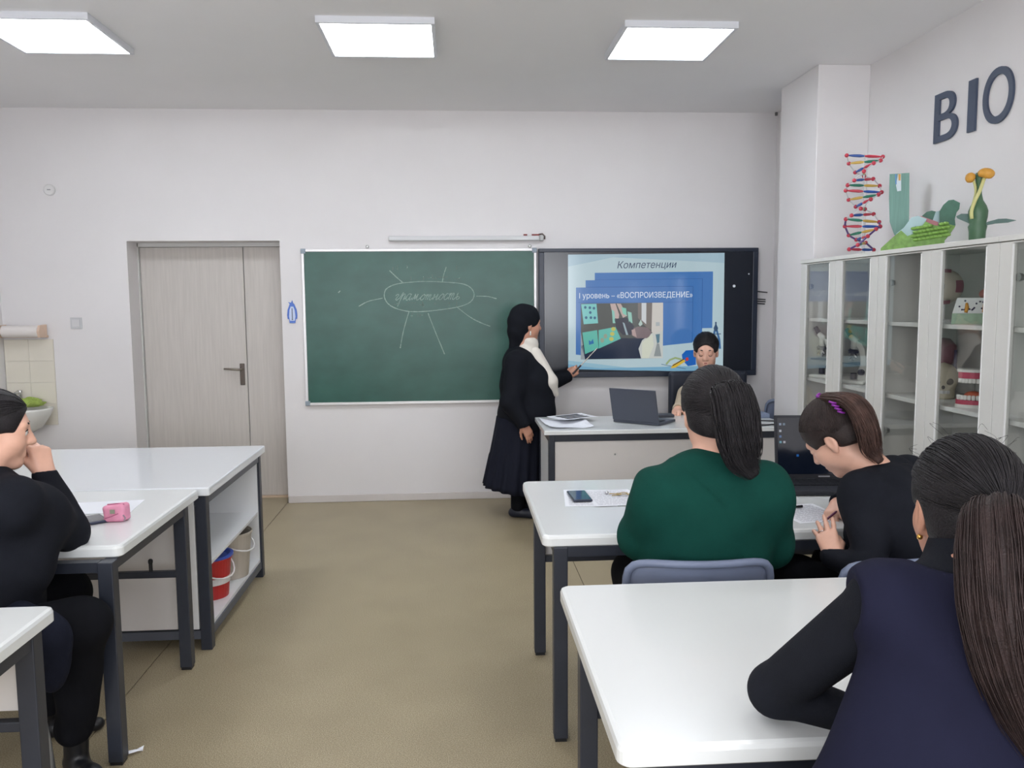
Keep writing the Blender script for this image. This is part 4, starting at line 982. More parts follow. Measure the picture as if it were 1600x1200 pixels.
pen((-1.76, 3.555, ZT+0.0065), (-1.612, 3.545, ZT+0.0065), 0.006, M_black, 'black pen lying behind the elbow of the seated left woman')
def sheet(name, c, w_, h_, rot, label, parent_z=ZT, lines=0, curl=0.0, group=None, blocks=()):
    r = root(name, label, 'paper', (c[0], c[1], parent_z), group)
    M = Matrix.Translation((c[0], c[1], parent_z)) @ Matrix.Rotation(rot, 4, 'Z')
    m = MB(); n = 12; rows = []
    for i in range(n+1):
        row = []
        for j in range(n+1):
            x = -w_/2+w_*i/n; y = -h_/2+h_*j/n
            z = 0.0012+curl*(max(0, abs(x)/(w_/2)-0.5)**2)+curl*0.3*max(0, math.sin(y*18+x*9))*0.5
            row.append(M @ Vector((x, y, z)))
        rows.append(row)
    m.quadgrid(rows); bmesh.ops.solidify(m.bm, geom=m.bm.faces[:], thickness=0.0006); m.obj('sheet', M_paper, r)
    def zz(x, y): return 0.0016+curl*(max(0, abs(x)/(w_/2)-0.5)**2)+curl*0.3*max(0, math.sin(y*18+x*9))*0.5
    if lines:
        m = MB(); rnd = random.Random(int(abs(c[0])*1000))
        for k in range(lines):
            y = h_*0.42-h_*0.84*k/max(1, lines-1); x = -w_*0.42
            while x < w_*0.40:
                L = rnd.uniform(0.008, 0.028); x2 = min(w_*0.42, x+L); hh = 0.0013
                m.quadgrid([[M @ Vector((x, y-hh, zz(x, y)+0.0004)), M @ Vector((x, y+hh, zz(x, y)+0.0004))], [M @ Vector((x2, y-hh, zz(x2, y)+0.0004)), M @ Vector((x2, y+hh, zz(x2, y)+0.0004))]])
                x = x2+0.004
        o = m.obj('printed_lines', mat('print_grey', (120, 122, 138), 0.8), r); o['kind'] = 'stuff'
    for (bx0, bx1, by0, by1) in blocks:
        m = MB(); nn = 6
        m.quadgrid([[M @ Vector((sub(bx0, bx1, i/nn), sub(by0, by1, j/nn), zz(sub(bx0, bx1, i/nn), sub(by0, by1, j/nn))+0.0005)) for j in range(nn+1)] for i in range(nn+1)])
        m.obj('printed_block', mat('print_dark', (62, 64, 70), 0.8), r)
    return r
sheet('paper_sheet', (-1.46, 3.42), 0.30, 0.21, math.radians(6), 'white sheet lying flat behind the tablet and pouch', lines=0)
# ------------------------------------------------------------------ on the desk of the green sweater woman
sheet('paper_sheet', (0.545, 3.385), 0.21, 0.297, math.radians(-6), 'white printed sheet under the phone', lines=16)
sheet('paper_sheet', (0.640, 3.372), 0.21, 0.275, math.radians(4), 'white sheet under the key ring, overlapping the phone sheet', lines=14, parent_z=ZT+0.0022)
def phone():
    c = Vector((0.503, 3.390, ZT+0.0045)); r = root('smartphone', 'dark smartphone lying on the sheets', 'phone', tuple(c))
    M = Matrix.Translation(c) @ Matrix.Rotation(math.radians(2), 4, 'Z')
    MB().box(-0.040, 0.040, -0.085, 0.085, 0, 0.009, 0.004, 3, M).obj('body', mat('phone_body', (34, 42, 60), 0.3), r)
    MB().box(-0.036, 0.036, -0.080, 0.080, 0.0091, 0.0097, 0, 1, M).obj('screen', mat('phone_screen', (46, 58, 80), 0.06, spec=0.8), r)
phone()
def keyring():
    c = Vector((0.66, 3.41, ZT+0.0085)); r = root('key_ring', 'small metal keys and ring beside the green sleeve', 'keys', tuple(c))
    br = mat('brass', (196, 172, 120), 0.3, metal=0.8)
    ring = [c+Vector((0.035+0.016*math.cos(a*math.pi/8), 0.016*math.sin(a*math.pi/8), 0.003)) for a in range(17)]
    MB().tube(ring, 0.0018, 6).obj('ring', br, r, smooth=True)
    for a0 in (170, 205, 330):
        a = math.radians(a0); d = Vector((math.cos(a), math.sin(a), 0)); b0 = c+Vector((0.035, 0, 0))+d*0.016
        MB().tube([b0, b0+d*0.045], [0.0025, 0.002], 6).obj('key_blade', br, r)
        MB().lathe([(0.009, 0), (0.009, 0.003)], b0+d*0.006, 12).obj('key_head', br, r)
    MB().ball(c+Vector((-0.035, 0.012, 0.004)), 0.008, 10, 6).obj('charm', M_chrome, r, smooth=True)
keyring()
def laptop(label, hinge_c, w_, d_, h_, rot, ang, body, scr=None, group=None):
    """hinge_c: middle of the hinge on the desk; the keyboard lies towards local -y"""
    r = root('laptop', label, 'laptop', tuple(hinge_c), group)
    M = Matrix.Translation(hinge_c) @ Matrix.Rotation(rot, 4, 'Z')
    bd = MB().box(-w_/2, w_/2, -d_, 0, 0.002, 0.02, 0.004, 2, M).obj('base', body, r)
    MB().box(-w_/2+0.02, w_/2-0.02, -d_*0.55, -0.025, 0.0201, 0.0215, 0, 1, M).obj('keyboard', mat('key_deck', (24, 26, 32), 0.5), bd)
    km = MB()
    for i in range(14):
        for j in range(5):
            x = -w_/2+0.025+i*(w_-0.05)/14; y = -d_*0.54+j*(d_*0.49)/5
            km.box(x+0.001, x+(w_-0.05)/14-0.001, y+0.001, y+(d_*0.49)/5-0.002, 0.0216, 0.0240, 0, 1, M)
    o = km.obj('keys', mat('keycap', (30, 32, 40), 0.5), bd, weld=False)
    o['kind'] = 'stuff'
    MB().box(-0.05, 0.05, -d_+0.012, -d_*0.60, 0.0201, 0.0206, 0, 1, M).obj('touchpad', mat('touchpad', (44, 46, 54), 0.4), bd)
    Mh = M @ Matrix.Translation((0, 0, 0.02)) @ Matrix.Rotation(-ang, 4, 'X')
    lid = MB().box(-w_/2, w_/2, -0.004, 0.006, 0.001, h_, 0.003, 2, Mh).obj('lid', body, r)
    MB().box(-w_/2+0.012, w_/2-0.012, -0.0052, -0.0042, 0.022, h_-0.012, 0, 1, Mh).obj('screen', scr or M_black, lid)
    return r, M, Mh, lid
scr = mat('dark_desktop', (8, 10, 16), 0.1, emit=(10, 16, 28), es=0.6)
r_, M_, Mh_, lid_ = laptop('open black laptop facing the woman with the purple hair tie', Vector((1.635, 3.56, ZT)), 0.44, 0.25, 0.285, math.radians(-5), math.radians(9), mat('laptop_black', (36, 38, 46), 0.45), scr)
rnd = random.Random(9)
for (u, v, c_) in ((-0.195, 0.245, (150, 165, 190)), (-0.195, 0.215, (190, 195, 205)), (-0.195, 0.165, (110, 170, 190)), (-0.178, 0.165, (190, 190, 200)), (-0.195, 0.19, (90, 120, 170)), (-0.12, 0.105, (40, 110, 190)), (-0.178, 0.245, (120, 140, 160))):
    MB().box(u-0.005, u+0.005, -0.0062, -0.0054, v-0.005, v+0.005, 0, 1, Mh_).obj('desktop_icon', emat('icon_%d_%d_%d' % c_, c_, 0.6), lid_)
MB().box(-0.19, -0.165, -0.0062, -0.0042, 0.0085, 0.0165, 0, 1, Mh_).obj('sticker', M_plast, lid_)
MB().box(-0.03, 0.02, -0.0062, -0.0042, 0.009, 0.014, 0, 1, Mh_).obj('badge', MATS['badge'], lid_)
sheet('paper_sheet', (1.335, 3.055), 0.21, 0.26, math.radians(8), 'printed worksheet under the writing hands', lines=18)
pen((1.298, 3.125, ZT+0.0075), (1.352, 3.137, ZT+0.0075), 0.0045, M_black, 'short black pen lying on the worksheet')
# ------------------------------------------------------------------ near desk
sheet('paper_sheet', (0.97, 1.87), 0.21, 0.297, math.radians(-40), 'white sheet partly hidden by the navy vest woman', lines=12)
# ------------------------------------------------------------------ teacher's desk
sheet('paper_sheet', (0.72, 5.50), 0.297, 0.42, math.radians(4), 'large curled sheet at the corner of the front desk', curl=0.05)
sheet('paper_sheet', (0.79, 5.62), 0.21, 0.297, math.radians(-62), 'sheet with dark printed squares on the front desk', curl=0.012, parent_z=ZT+0.028, lines=0, blocks=((-0.09, -0.05, -0.09, 0.10), (-0.035, 0.005, -0.09, 0.10), (0.02, 0.06, -0.09, 0.10)))
laptop('grey laptop seen from behind on the front desk', Vector((1.185, 5.43, ZT)), 0.345, 0.24, 0.225, math.radians(180-41), math.radians(14), mat('laptop_grey', (70, 74, 86), 0.45))
tag(MB().box(1.40, 1.52, 5.70, 5.79, ZT+0.001, ZT+0.022, 0.006).obj('card_reader', mat('reader_dark', (58, 60, 68), 0.5)), 'small dark gadget behind the grey laptop', 'gadget')
def cables():
    for i, (pts, lab) in enumerate((
        ([(1.95, 5.62, ZT+0.006), (2.02, 5.72, ZT+0.05), (2.09, 5.76, ZT+0.11), (2.05, 5.80, ZT+0.145), (1.99, 5.78, ZT+0.16), (1.95, 5.80, ZT+0.15)], 'black cable arching up at the right end of the front desk'),
        ([(1.92, 5.42, ZT+0.006), (2.0, 5.46, ZT+0.006), (2.08, 5.44, ZT+0.006), (2.155, 5.42, ZT+0.006)], 'black cable lying across the right end of the front desk'),
        ([(1.93, 5.27, ZT+0.006), (2.0, 5.25, ZT+0.006), (2.06, 5.27, ZT+0.006), (2.15, 5.31, ZT+0.006)], 'black cable near the front edge of the front desk'))):
        tag(MB().tube(spline(pts, 24), 0.005, 7).obj('cable', M_black, smooth=True), lab, 'cable', 'cables on the front desk')
cables()
tag(MB().box(2.06, 2.165, 5.60, 5.74, ZT+0.001, ZT+0.03, 0.003).obj('notebook_stack', mat('notebook_blue', (120, 132, 156), 0.6)), 'small grey-blue notebook at the far right of the front desk', 'notebook')
# crumpled scrap on the floor
def scrap():
    c = at(196, 1186, z=0.0); rnd = random.Random(8); m = MB(); rows = []
    for i in range(5):
        rows.append([Vector((c.x-0.045+0.022*i, c.y-0.012+0.008*j+0.012*i, 0.001+0.012*abs(math.sin(i*1.3+j))+0.004*rnd.random())) for j in range(4)])
    m.quadgrid(rows); bmesh.ops.solidify(m.bm, geom=m.bm.faces[:], thickness=0.001)
    tag(m.obj('paper_scrap', M_paper), 'crumpled white paper scrap on the floor beside the desk leg', 'paper scrap')
scrap()

# ------------------------------------------------------------------ chairs
def make_chair(label, grp='blue-grey plastic school chairs'):
    r = root('school_chair', label, 'chair', (0, 0, 0), grp)
    pm = mat('chair_plastic', (112, 122, 146), 0.45, var=0.05, vscale=8); tm = mat('chair_tube', (150, 154, 160), 0.35, metal=0.7)
    # seat at z 0.45, sitter faces +y, backrest at -y
    m = MB(); rows = []
    for i in range(13):
        row = []
        for j in range(13):
            u, v = -1+2*i/12, -1+2*j/12
            k = (abs(u)**4+abs(v)**4)**0.25; k = max(abs(u), abs(v))/k if k > 0 else 1
            x = 0.21*u*k; y = 0.21*v*k+0.02
            row.append(Vector((x, y, 0.445+0.018*u*u-0.03*max(0, v-0.6)+0.02*max(0, -v-0.6))))
        rows.append(row)
    m.quadgrid(rows); bmesh.ops.recalc_face_normals(m.bm, faces=m.bm.faces); bmesh.ops.solidify(m.bm, geom=m.bm.faces[:], thickness=0.016)
    m.obj('seat', pm, r, smooth=True)
    def backgrid(w_, z0, z1, off, e):
        rows = []
        for i in range(17):
            row = []
            for j in range(11):
                u, v = -1+2*i/16, -1+2*j/10
                k = (abs(u)**e+abs(v)**e)**(1/e); k = max(abs(u), abs(v))/k if k > 0 else 1
                uu, vv = u*k, v*k
                z = (z0+z1)/2+(z1-z0)/2*vv; y = -0.205-0.05*(z-0.46)/0.33+0.055*uu*uu+off
                row.append(Vector((w_*uu, y, z)))
            rows.append(row)
        return rows
    m = MB(); m.quadgrid(backgrid(0.228, 0.50, 0.788, 0.0, 7)); bmesh.ops.recalc_face_normals(m.bm, faces=m.bm.faces); bmesh.ops.solidify(m.bm, geom=m.bm.faces[:], thickness=0.014)
    bk = m.obj('backrest', pm, r, smooth=True)
    m = MB(); R_ = backgrid(0.224, 0.504, 0.784, -0.004, 7); n = len(R_); mm = len(R_[0])
    loop = [R_[i][0] for i in range(n)] + [R_[n-1][j] for j in range(1, mm)] + [R_[i][mm-1] for i in range(n-2, -1, -1)] + [R_[0][j] for j in range(mm-2, 0, -1)]
    m.tube(loop+[loop[0]], 0.013, 8, cap=False); m.obj('rolled_edge', pm, bk, smooth=True)
    for s in (-1, 1):
        MB().tube([(s*0.17, 0.19, 0.43), (s*0.19, 0.22, 0.20), (s*0.20, 0.235, 0.0)], 0.011, 10).obj('leg', tm, r, smooth=True)
        MB().tube([(s*0.17, -0.17, 0.43), (s*0.19, -0.22, 0.20), (s*0.20, -0.25, 0.0)], 0.011, 10).obj('leg', tm, r, smooth=True)
        MB().tube([(s*0.17, 0.19, 0.425), (s*0.17, -0.16, 0.425), (s*0.16, -0.222, 0.50), (s*0.15, -0.245, 0.68)], 0.011, 10).obj('side_tube', tm, r, smooth=True)
    MB().tube([(-0.17, 0.0, 0.425), (0.17, 0.0, 0.425)], 0.010, 8).obj('seat_rail', tm, r)
    return r
chair0 = make_chair('blue-grey chair whose back shows behind the green sweater'); chair0.location = (0.748, 2.66, 0.0); chair0.rotation_euler = (0, 0, math.radians(-3))
copy_tree(chair0, (1.345, 2.62, 0), math.radians(10), 'blue-grey chair of the woman with the purple hair tie')
copy_tree(chair0, (0.87, 1.15, 0), math.radians(-4), 'blue-grey chair under the navy vest woman')
copy_tree(chair0, (-1.62, 2.69, 0), math.radians(-58), 'blue-grey chair of the black sweater woman at the left edge')
_c = copy_tree(chair0, (2.455, 6.18, 0), 0.0, 'blue-grey chair almost hidden behind the column'); _c.scale = (0.74, 0.9, 1.07)
# ------------------------------------------------------------------ implicit surfaces for the people: tapered limbs and ellipsoids blended into one skin
F32 = np.float32
def A3(v): return np.array(v, F32)
def rc(a, b, r1, r2=None, k=0.02, op='u'):
    return ('rc', A3(a), A3(b), float(r1), float(r1 if r2 is None else r2), k, op)
def el(c, r, R=None, k=0.02, op='u'):
    return ('el', A3(c), A3(r), np.eye(3, dtype=F32) if R is None else np.array(R, F32), k, op)
def sp(c, r, k=0.02, op='u'): return rc(c, c, r, r, k, op)
def pl(p, n, k=0.0):   # keep the side the normal points away from
    n = Vector(n).normalized(); return ('pl', A3(p), A3(n), 0, 0, k, 'i')
def pd(pr, P):
    if pr[0] == 'rc':
        a, b, r1, r2 = pr[1:5]; ba = b-a; l2 = float(ba @ ba)
        pa = P-a
        if l2 < 1e-12: return np.sqrt((pa*pa).sum(-1))-r1
        t = np.clip((pa @ ba)/l2, 0, 1); q = pa-t[..., None]*ba
        return np.sqrt((q*q).sum(-1))-(r1+(r2-r1)*t)
    if pr[0] == 'el':
        c, r, R = pr[1:4]; q = (P-c) @ R; k0 = np.sqrt(((q/r)**2).sum(-1)); k1 = np.sqrt(((q/(r*r))**2).sum(-1))
        return np.where(k1 < 1e-6, -r.min(), k0*(k0-1)/np.maximum(k1, 1e-6))
    if pr[0] == 'pl': return (P-pr[1]) @ pr[2]
def smin(a, b, k):
    if k <= 0: return np.minimum(a, b)
    h = np.maximum(k-np.abs(a-b), 0)/k
    return np.minimum(a, b)-h*h*k*0.25
def sdf_mesh(name, prims, h, mat_, parent, disp=None, inflate=0.0, thick=None):
    B = 8
    lo, hi = np.full(3, 1e9), np.full(3, -1e9)
    for p in prims:
        if p[-1] != 'u': continue
        if p[0] == 'rc':
            for q, r in ((p[1], p[3]), (p[2], p[4])): lo = np.minimum(lo, q-r); hi = np.maximum(hi, q+r)
        elif p[0] == 'el':
            m = p[2].max(); lo = np.minimum(lo, p[1]-m); hi = np.maximum(hi, p[1]+m)
    lo = lo-inflate-3*h-0.01; hi = hi+inflate+3*h+0.01
    nb = np.ceil((hi-lo)/(h*B)).astype(int)+1
    g = np.stack(np.meshgrid(*[np.arange(n) for n in nb], indexing='ij'), -1).reshape(-1, 3)
    cen = (lo+(g*B+B/2-0.5)*h).astype(F32)
    rad = B*h*0.87
    D = np.full(len(cen), 10.0, F32); dist = []
    for p in prims:
        d = pd(p, cen); dist.append(d)
        if p[-1] == 'u': D = smin(D, d, p[-2])
        elif p[-1] == 's': D = -smin(-D, d, p[-2])
        else: D = -smin(-D, -d, p[-2])
    D -= inflate
    act = np.abs(D) < rad*1.25+0.02
    ai = np.where(act)[0]
    off = np.stack(np.meshgrid(*[np.arange(B)]*3, indexing='ij'), -1).reshape(-1, 3)
    P = (lo+((g[ai]*B)[:, None, :]+off[None])*h).astype(F32)
    V = np.full(P.shape[:2], 10.0, F32); D0 = D[ai]+inflate
    for p, dc in zip(prims, dist):
        k = p[-2]; dca = dc[ai]
        if p[-1] == 'u': mk = np.where(dca < np.maximum(D0, 0)+k+2*rad+inflate)[0]
        elif p[-1] == 's': mk = np.where(dca < rad*1.3+k)[0]
        else: mk = np.where(dca > -rad*1.3-k)[0]
        if len(mk) == 0: continue
        d = pd(p, P[mk])
        if p[-1] == 'u': V[mk] = smin(V[mk], d, k)
        elif p[-1] == 's': V[mk] = -smin(-V[mk], d, k)
        else: V[mk] = -smin(-V[mk], -d, k)
    if disp is not None: V += disp(P)
    V -= inflate
    N = nb*B
    full = np.repeat(np.repeat(np.repeat(D.reshape(nb), B, 0), B, 1), B, 2)
    full = full.reshape(nb[0], B, nb[1], B, nb[2], B).transpose(0, 2, 4, 1, 3, 5).reshape(-1, B*B*B).copy()
    full[ai] = V
    full = full.reshape(nb[0], nb[1], nb[2], B, B, B).transpose(0, 3, 1, 4, 2, 5).reshape(N)
    # surface nets
    s = full < 0
    c = np.zeros(tuple(N-1), np.uint8)
    for dx in (0, 1):
        for dy in (0, 1):
            for dz in (0, 1): c += s[dx:N[0]-1+dx, dy:N[1]-1+dy, dz:N[2]-1+dz]
    cells = np.argwhere((c > 0) & (c < 8))
    idx = np.full(tuple(N-1), -1, np.int32); idx[tuple(cells.T)] = np.arange(len(cells))
    acc = np.zeros((len(cells), 3)); cnt = np.zeros(len(cells))
    for ax in range(3):
        o1, o2 = [a for a in range(3) if a != ax]
        for i in (0, 1):
            for j in (0, 1):
                a = cells.copy(); a[:, o1] += i; a[:, o2] += j; b = a.copy(); b[:, ax] += 1
                va, vb = full[tuple(a.T)], full[tuple(b.T)]; m = (va < 0) != (vb < 0)
                t = va[m]/(va[m]-vb[m]); q = a[m].astype(float); q[:, ax] += t
                acc[m] += q; cnt[m] += 1
    verts = lo+(acc/cnt[:, None])*h
    faces = []
    for ax in range(3):
        o1, o2 = (ax+1) % 3, (ax+2) % 3
        sl0 = [slice(None)]*3; sl1 = [slice(None)]*3; sl0[ax] = slice(0, N[ax]-1); sl1[ax] = slice(1, N[ax])
        e = np.argwhere(s[tuple(sl0)] != s[tuple(sl1)])
        e = e[(e[:, o1] > 0) & (e[:, o2] > 0) & (e[:, o1] < N[o1]-1) & (e[:, o2] < N[o2]-1)]
        if not len(e): continue
        q = []
        for i, j in ((-1, -1), (0, -1), (0, 0), (-1, 0)):
            a = e.copy(); a[:, o1] += i; a[:, o2] += j; q.append(idx[tuple(a.T)])
        q = np.stack(q, 1); inside = s[tuple(e.T)]
        q[~inside] = q[~inside][:, ::-1]; faces.append(q)
    faces = np.concatenate(faces); faces = faces[(faces >= 0).all(1)]
    me = bpy.data.meshes.new(name); me.vertices.add(len(verts)); me.vertices.foreach_set('co', verts.astype(F32).ravel())
    me.loops.add(faces.size); me.loops.foreach_set('vertex_index', faces.astype(np.int32).ravel())
    me.polygons.add(len(faces)); me.polygons.foreach_set('loop_start', np.arange(0, faces.size, 4, dtype=np.int32)); me.polygons.foreach_set('loop_total', np.full(len(faces), 4, np.int32))
    me.update(calc_edges=True); me.validate()
    return link_mesh(name, me, parent, mat_, smooth=True)
def folds(amp, fr=38.0, seed=0.0, c=None, rad=0.2):
    """soft cloth creases"""
    def f(P):
        x, y, z = P[..., 0], P[..., 1], P[..., 2]
        d = np.sin(fr*(z+0.35*x)+3*np.sin(9*x+seed)+2*np.sin(11*y+seed*2))*np.sin(7*x+5*y+6*z+seed*3)+0.6*np.sin(fr*0.6*(x-0.6*z+0.5*y)+seed)*np.sin(8*z-4*y+seed)
        return (amp*d).astype(F32)
    return f
def frame(f, up=(0, 0, 1)):
    """columns: right, forward, up"""
    f = Vector(f).normalized(); up = Vector(up); u = (up-f*up.dot(f)).normalized(); r = f.cross(u)
    return Matrix((r, f, u)).transposed()
class Head:
    def __init__(s, c, f, up=(0, 0, 1), k=1.0): s.c = Vector(c); s.R = frame(f, up); s.k = k; s.Rn = np.array(s.R, F32)
    def p(s, x, y, z): return s.c + s.R @ Vector((x, y, z))*s.k
    def prims(s, neck=None, female=True):
        p, k = s.p, s.k; R = s.Rn
        def E(c, r, kk=0.02, op='u'): return el(p(*c), [v*k for v in r], R, kk, op)
        def C(a, b, r1, r2, kk=0.02, op='u'): return rc(p(*a), p(*b), r1*k, r2*k, kk, op)
        L = [E((0, -0.012, 0.035), (0.074, 0.094, 0.086)), E((0, 0.022, -0.042), (0.058, 0.064, 0.076), 0.04), E((0, 0.060, -0.096), (0.024, 0.020, 0.018), 0.03)]
        for q in (-1, 1):
            L += [E((q*0.036, 0.052, -0.028), (0.026, 0.028, 0.030), 0.03), E((q*0.046, 0.005, -0.068), (0.012, 0.028, 0.020), 0.03)]
        L += [C((-0.036, 0.074, 0.026), (0.036, 0.074, 0.026), 0.012, 0.012, 0.025)]
        for q in (-1, 1): L += [E((q*0.031, 0.096, 0.006), (0.019, 0.015, 0.012), 0.012, 's')]
        L += [C((0, 0.080, 0.018), (0, 0.102, -0.026), 0.009, 0.0125, 0.012), E((-0.012, 0.092, -0.030), (0.009, 0.011, 0.008), 0.008), E((0.012, 0.092, -0.030), (0.009, 0.011, 0.008), 0.008)]
        for q in (-1, 1): L += [sp(p(q*0.031, 0.074, 0.005), 0.0145*k, 0.003)]
        L += [C((-0.016, 0.082, -0.060), (0.016, 0.082, -0.060), 0.0065, 0.0065, 0.006), C((-0.013, 0.080, -0.071), (0.013, 0.080, -0.071), 0.0075, 0.0075, 0.005)]
        for q in (-1, 1):
            L += [E((q*0.077, -0.010, -0.006), (0.009, 0.018, 0.030), 0.010), E((q*0.086, -0.008, -0.002), (0.006, 0.010, 0.018), 0.006, 's'), E((q*0.073, -0.004, -0.034), (0.008, 0.009, 0.010), 0.008)]
        if neck is not None:
            L += [rc(p(0, -0.022, -0.055), neck, 0.050*k, 0.058*k, 0.03)]
        return L
    def face_parts(s, parent, brow=(34, 28, 28), lip=(158, 84, 80), closed=False, h=0.003):
        p, k = s.p, s.k
        for q in (-1, 1):
            e = [p(q*(0.018+0.028*t), 0.0885-0.010*t*t-0.002*t, 0.029+0.004*math.sin(math.pi*t)-0.002*t) for t in np.linspace(0, 1, 7)]
            MB().tube(e, [0.0022*k, 0.0036*k, 0.0038*k, 0.0035*k, 0.0030*k, 0.0024*k, 0.0012*k], 6).obj('eyebrow', mat('brow_%d' % brow[0], brow, 0.8), parent, smooth=True)
            lash = [p(q*(0.018+0.026*t), 0.0885-0.0055*(2*t-1)**2-0.001, (-0.004 if closed else 0.008)+(-0.006 if closed else 0.005)*math.sin(math.pi*t)) for t in np.linspace(0, 1, 7)]
            MB().tube(lash, [0.0010*k, 0.0018*k, 0.0020*k, 0.0020*k, 0.0020*k, 0.0018*k, 0.0010*k], 6).obj('eyelashes', mat('lash', (20, 16, 18), 0.8), parent, smooth=True)
            if not closed:
                MB().ball(p(q*0.031, 0.0765, 0.004), 0.0128*k, 14, 10).obj('eyeball', mat('eye_white', (206, 202, 198), 0.2), parent, smooth=True)
                MB().ball(p(q*0.031, 0.0850, 0.004), 0.0052*k, 12, 8).obj('iris', mat('iris_brown', (44, 30, 24), 0.15), parent, smooth=True)
        lm = mat('lip_%d' % lip[0], lip, 0.4)
        for z, w_, r_ in ((-0.0605, 0.018, 0.0052), (-0.0705, 0.015, 0.0060)):
            pts = [p(w_*t, 0.0845-0.004*t*t-(0.0 if z > -0.065 else 0.002), z+0.0018*(1-t*t)*(1 if z > -0.065 else -1)) for t in np.linspace(-1, 1, 9)]
            MB().tube(pts, [0.0015*k, r_*0.7*k, r_*k*0.95, r_*k, r_*k*0.95, r_*k, r_*k*0.95, r_*0.7*k, 0.0015*k], 8).obj('lip', lm, parent, smooth=True)
    def hair_r(s, d):
        """hair cap radius along a local direction"""
        g = getattr(s, 'add', 0.0); d = Vector(d).normalized(); a, b, c = 0.0815+g, 0.1015+g, 0.0935+g
        return 1/math.sqrt((d.x/a)**2+(d.y/b)**2+(d.z/c)**2)
    def cap_prims(s, add=0.0, line=0.055, low=-0.045, nape=-0.075):
        p, k = s.p, s.k; R = s.Rn; s.add = add
        L = [el(p(0, -0.012, 0.035), [(0.081+add)*k, (0.101+add)*k, (0.093+add)*k], R, 0.02), el(p(0, -0.045, -0.02), [(0.070+add)*k, (0.062+add)*k, 0.070*k], R, 0.03)]
        # open the face, uncover the ears and the nape
        L += [el(p(0, 0.112, -0.040), [0.090*k, 0.078*k, 0.118*k], R, 0.012, 's')]
        for q in (-1, 1): L += [el(p(q*0.082, -0.004, -0.018), [0.024*k, 0.024*k, 0.034*k], R, 0.010, 's'), el(p(q*0.075, 0.035, -0.05), [0.04*k, 0.042*k, 0.055*k], R, 0.012, 's')]
        L += [pl(p(0, -0.06, nape), s.R @ Vector((0, 0.35, -1)), 0.015)]
        return L
    def strands(s, parent, name, root_l, n, mat_, seed, r=0.0014, lift=0.004, wob=0.004):
        """combed hair lines from the hairline back to where the tail is tied"""
        rnd = random.Random(seed); m = MB(); cen = Vector((0, -0.012, 0.035)); rt = Vector(root_l)-cen; rl = rt.length; rt = rt.normalized()
        for i in range(n):
            az = 2*math.pi*(i+rnd.random())/n
            # hairline directions around the head
            dx, dy = math.sin(az), math.cos(az)
            dz = float(np.interp(dy, (-1, -0.45, -0.15, 0.2, 0.6, 1), (-0.85, -0.60, 0.0, 0.22, 0.36, 0.52)))
            d0 = Vector((dx, dy*0.95, dz)).normalized()
            if d0.angle(rt) < 0.35: continue
            pts = []; w1 = rnd.uniform(-1, 1)
            for j in range(13):
                t = j/12; d = d0.slerp(rt, t); d = (d+Vector((rnd.uniform(-1, 1), rnd.uniform(-1, 1), rnd.uniform(-1, 1)))*wob*2).normalized()
                rr = s.hair_r(d)+lift*0.3*rnd.random()+0.0005+(0.006*t*t)
                pts.append(s.p(*(cen+d*rr)))
            pp = spline(pts, 20)
            m.tube(pp, [r*s.k*(0.5+0.5*math.sin(math.pi*(0.1+0.85*k/19))) for k in range(20)], 5, cap=False)
        o = m.obj(name, mat_, parent, smooth=True, weld=False); o['kind'] = 'stuff'; return o
def tail(parent, name, path, widths, n, mat_, seed, r=0.0022, depth=0.7, core=True, tip=0.5, wave=0.006):
    """pony tail: core plus many strands that follow the path"""
    rnd = random.Random(seed); N = 26; C = spline(path, N)
    Wd = [widths[min(int(i/(N-1)*(len(widths)-1)), len(widths)-2)]*(1-(i/(N-1)*(len(widths)-1) % 1 if i < N-1 else 1))+widths[min(int(i/(N-1)*(len(widths)-1)), len(widths)-2)+1]*((i/(N-1)*(len(widths)-1)) % 1 if i < N-1 else 1) for i in range(N)]
    U, Vv = [], []; prev = None
    for i in range(N):
        t = (C[min(i+1, N-1)]-C[max(i-1, 0)]).normalized()
        a = prev if prev is not None else Vector((1, 0.1, 0)); u = (a-t*a.dot(t)).normalized(); prev = u; U.append(u); Vv.append(t.cross(u))
    m = MB()
    if core:
        rows = []
        for i in range(N):
            row = []
            for k in range(20):
                a = 2*math.pi*k/20; f = 0.90+0.05*math.sin(5*a+seed)+0.03*math.sin(9*a+0.3*i)
                row.append(C[i]+U[i]*Wd[i]*f*math.cos(a)+Vv[i]*Wd[i]*depth*f*math.sin(a))
            rows.append(row)
        V = m.quadgrid(rows, closed_u=True); m.bm.faces.new(V[0][::-1]); m.bm.faces.new(V[-1])
    hair = m.obj(name, mat_, parent, smooth=True, weld=False)
    m = MB()
    for i in range(n):
        a = rnd.uniform(0, 2*math.pi); q = math.sqrt(rnd.uniform(0.55, 1.12)); ph = rnd.uniform(0, 6.28); end = rnd.uniform(0.80, 1.0); pts = []; st = rnd.uniform(0.0, 0.08)
        for j in range(22):
            t = st+(end-st)*j/21; x = t*(N-1); k0 = min(int(x), N-2); fr = x-k0
            c = C[k0].lerp(C[k0+1], fr); u = U[k0].lerp(U[k0+1], fr); v = Vv[k0].lerp(Vv[k0+1], fr); wd = sub(Wd[k0], Wd[k0+1], fr)
            aa = a+0.25*math.sin(ph+2*t)
            pts.append(c+u*(wd*q*math.cos(aa)+wave*math.sin(ph+7*t)*t)+v*(wd*depth*q*math.sin(aa)+wave*math.cos(ph+6*t)*t))
        m.tube(pts, [r*(1.0 if j < 16 else (22-j)/6) for j in range(22)], 5, cap=False)
    o = m.obj('strands', mat_, hair, smooth=True, weld=False); o['kind'] = 'stuff'
    return hair
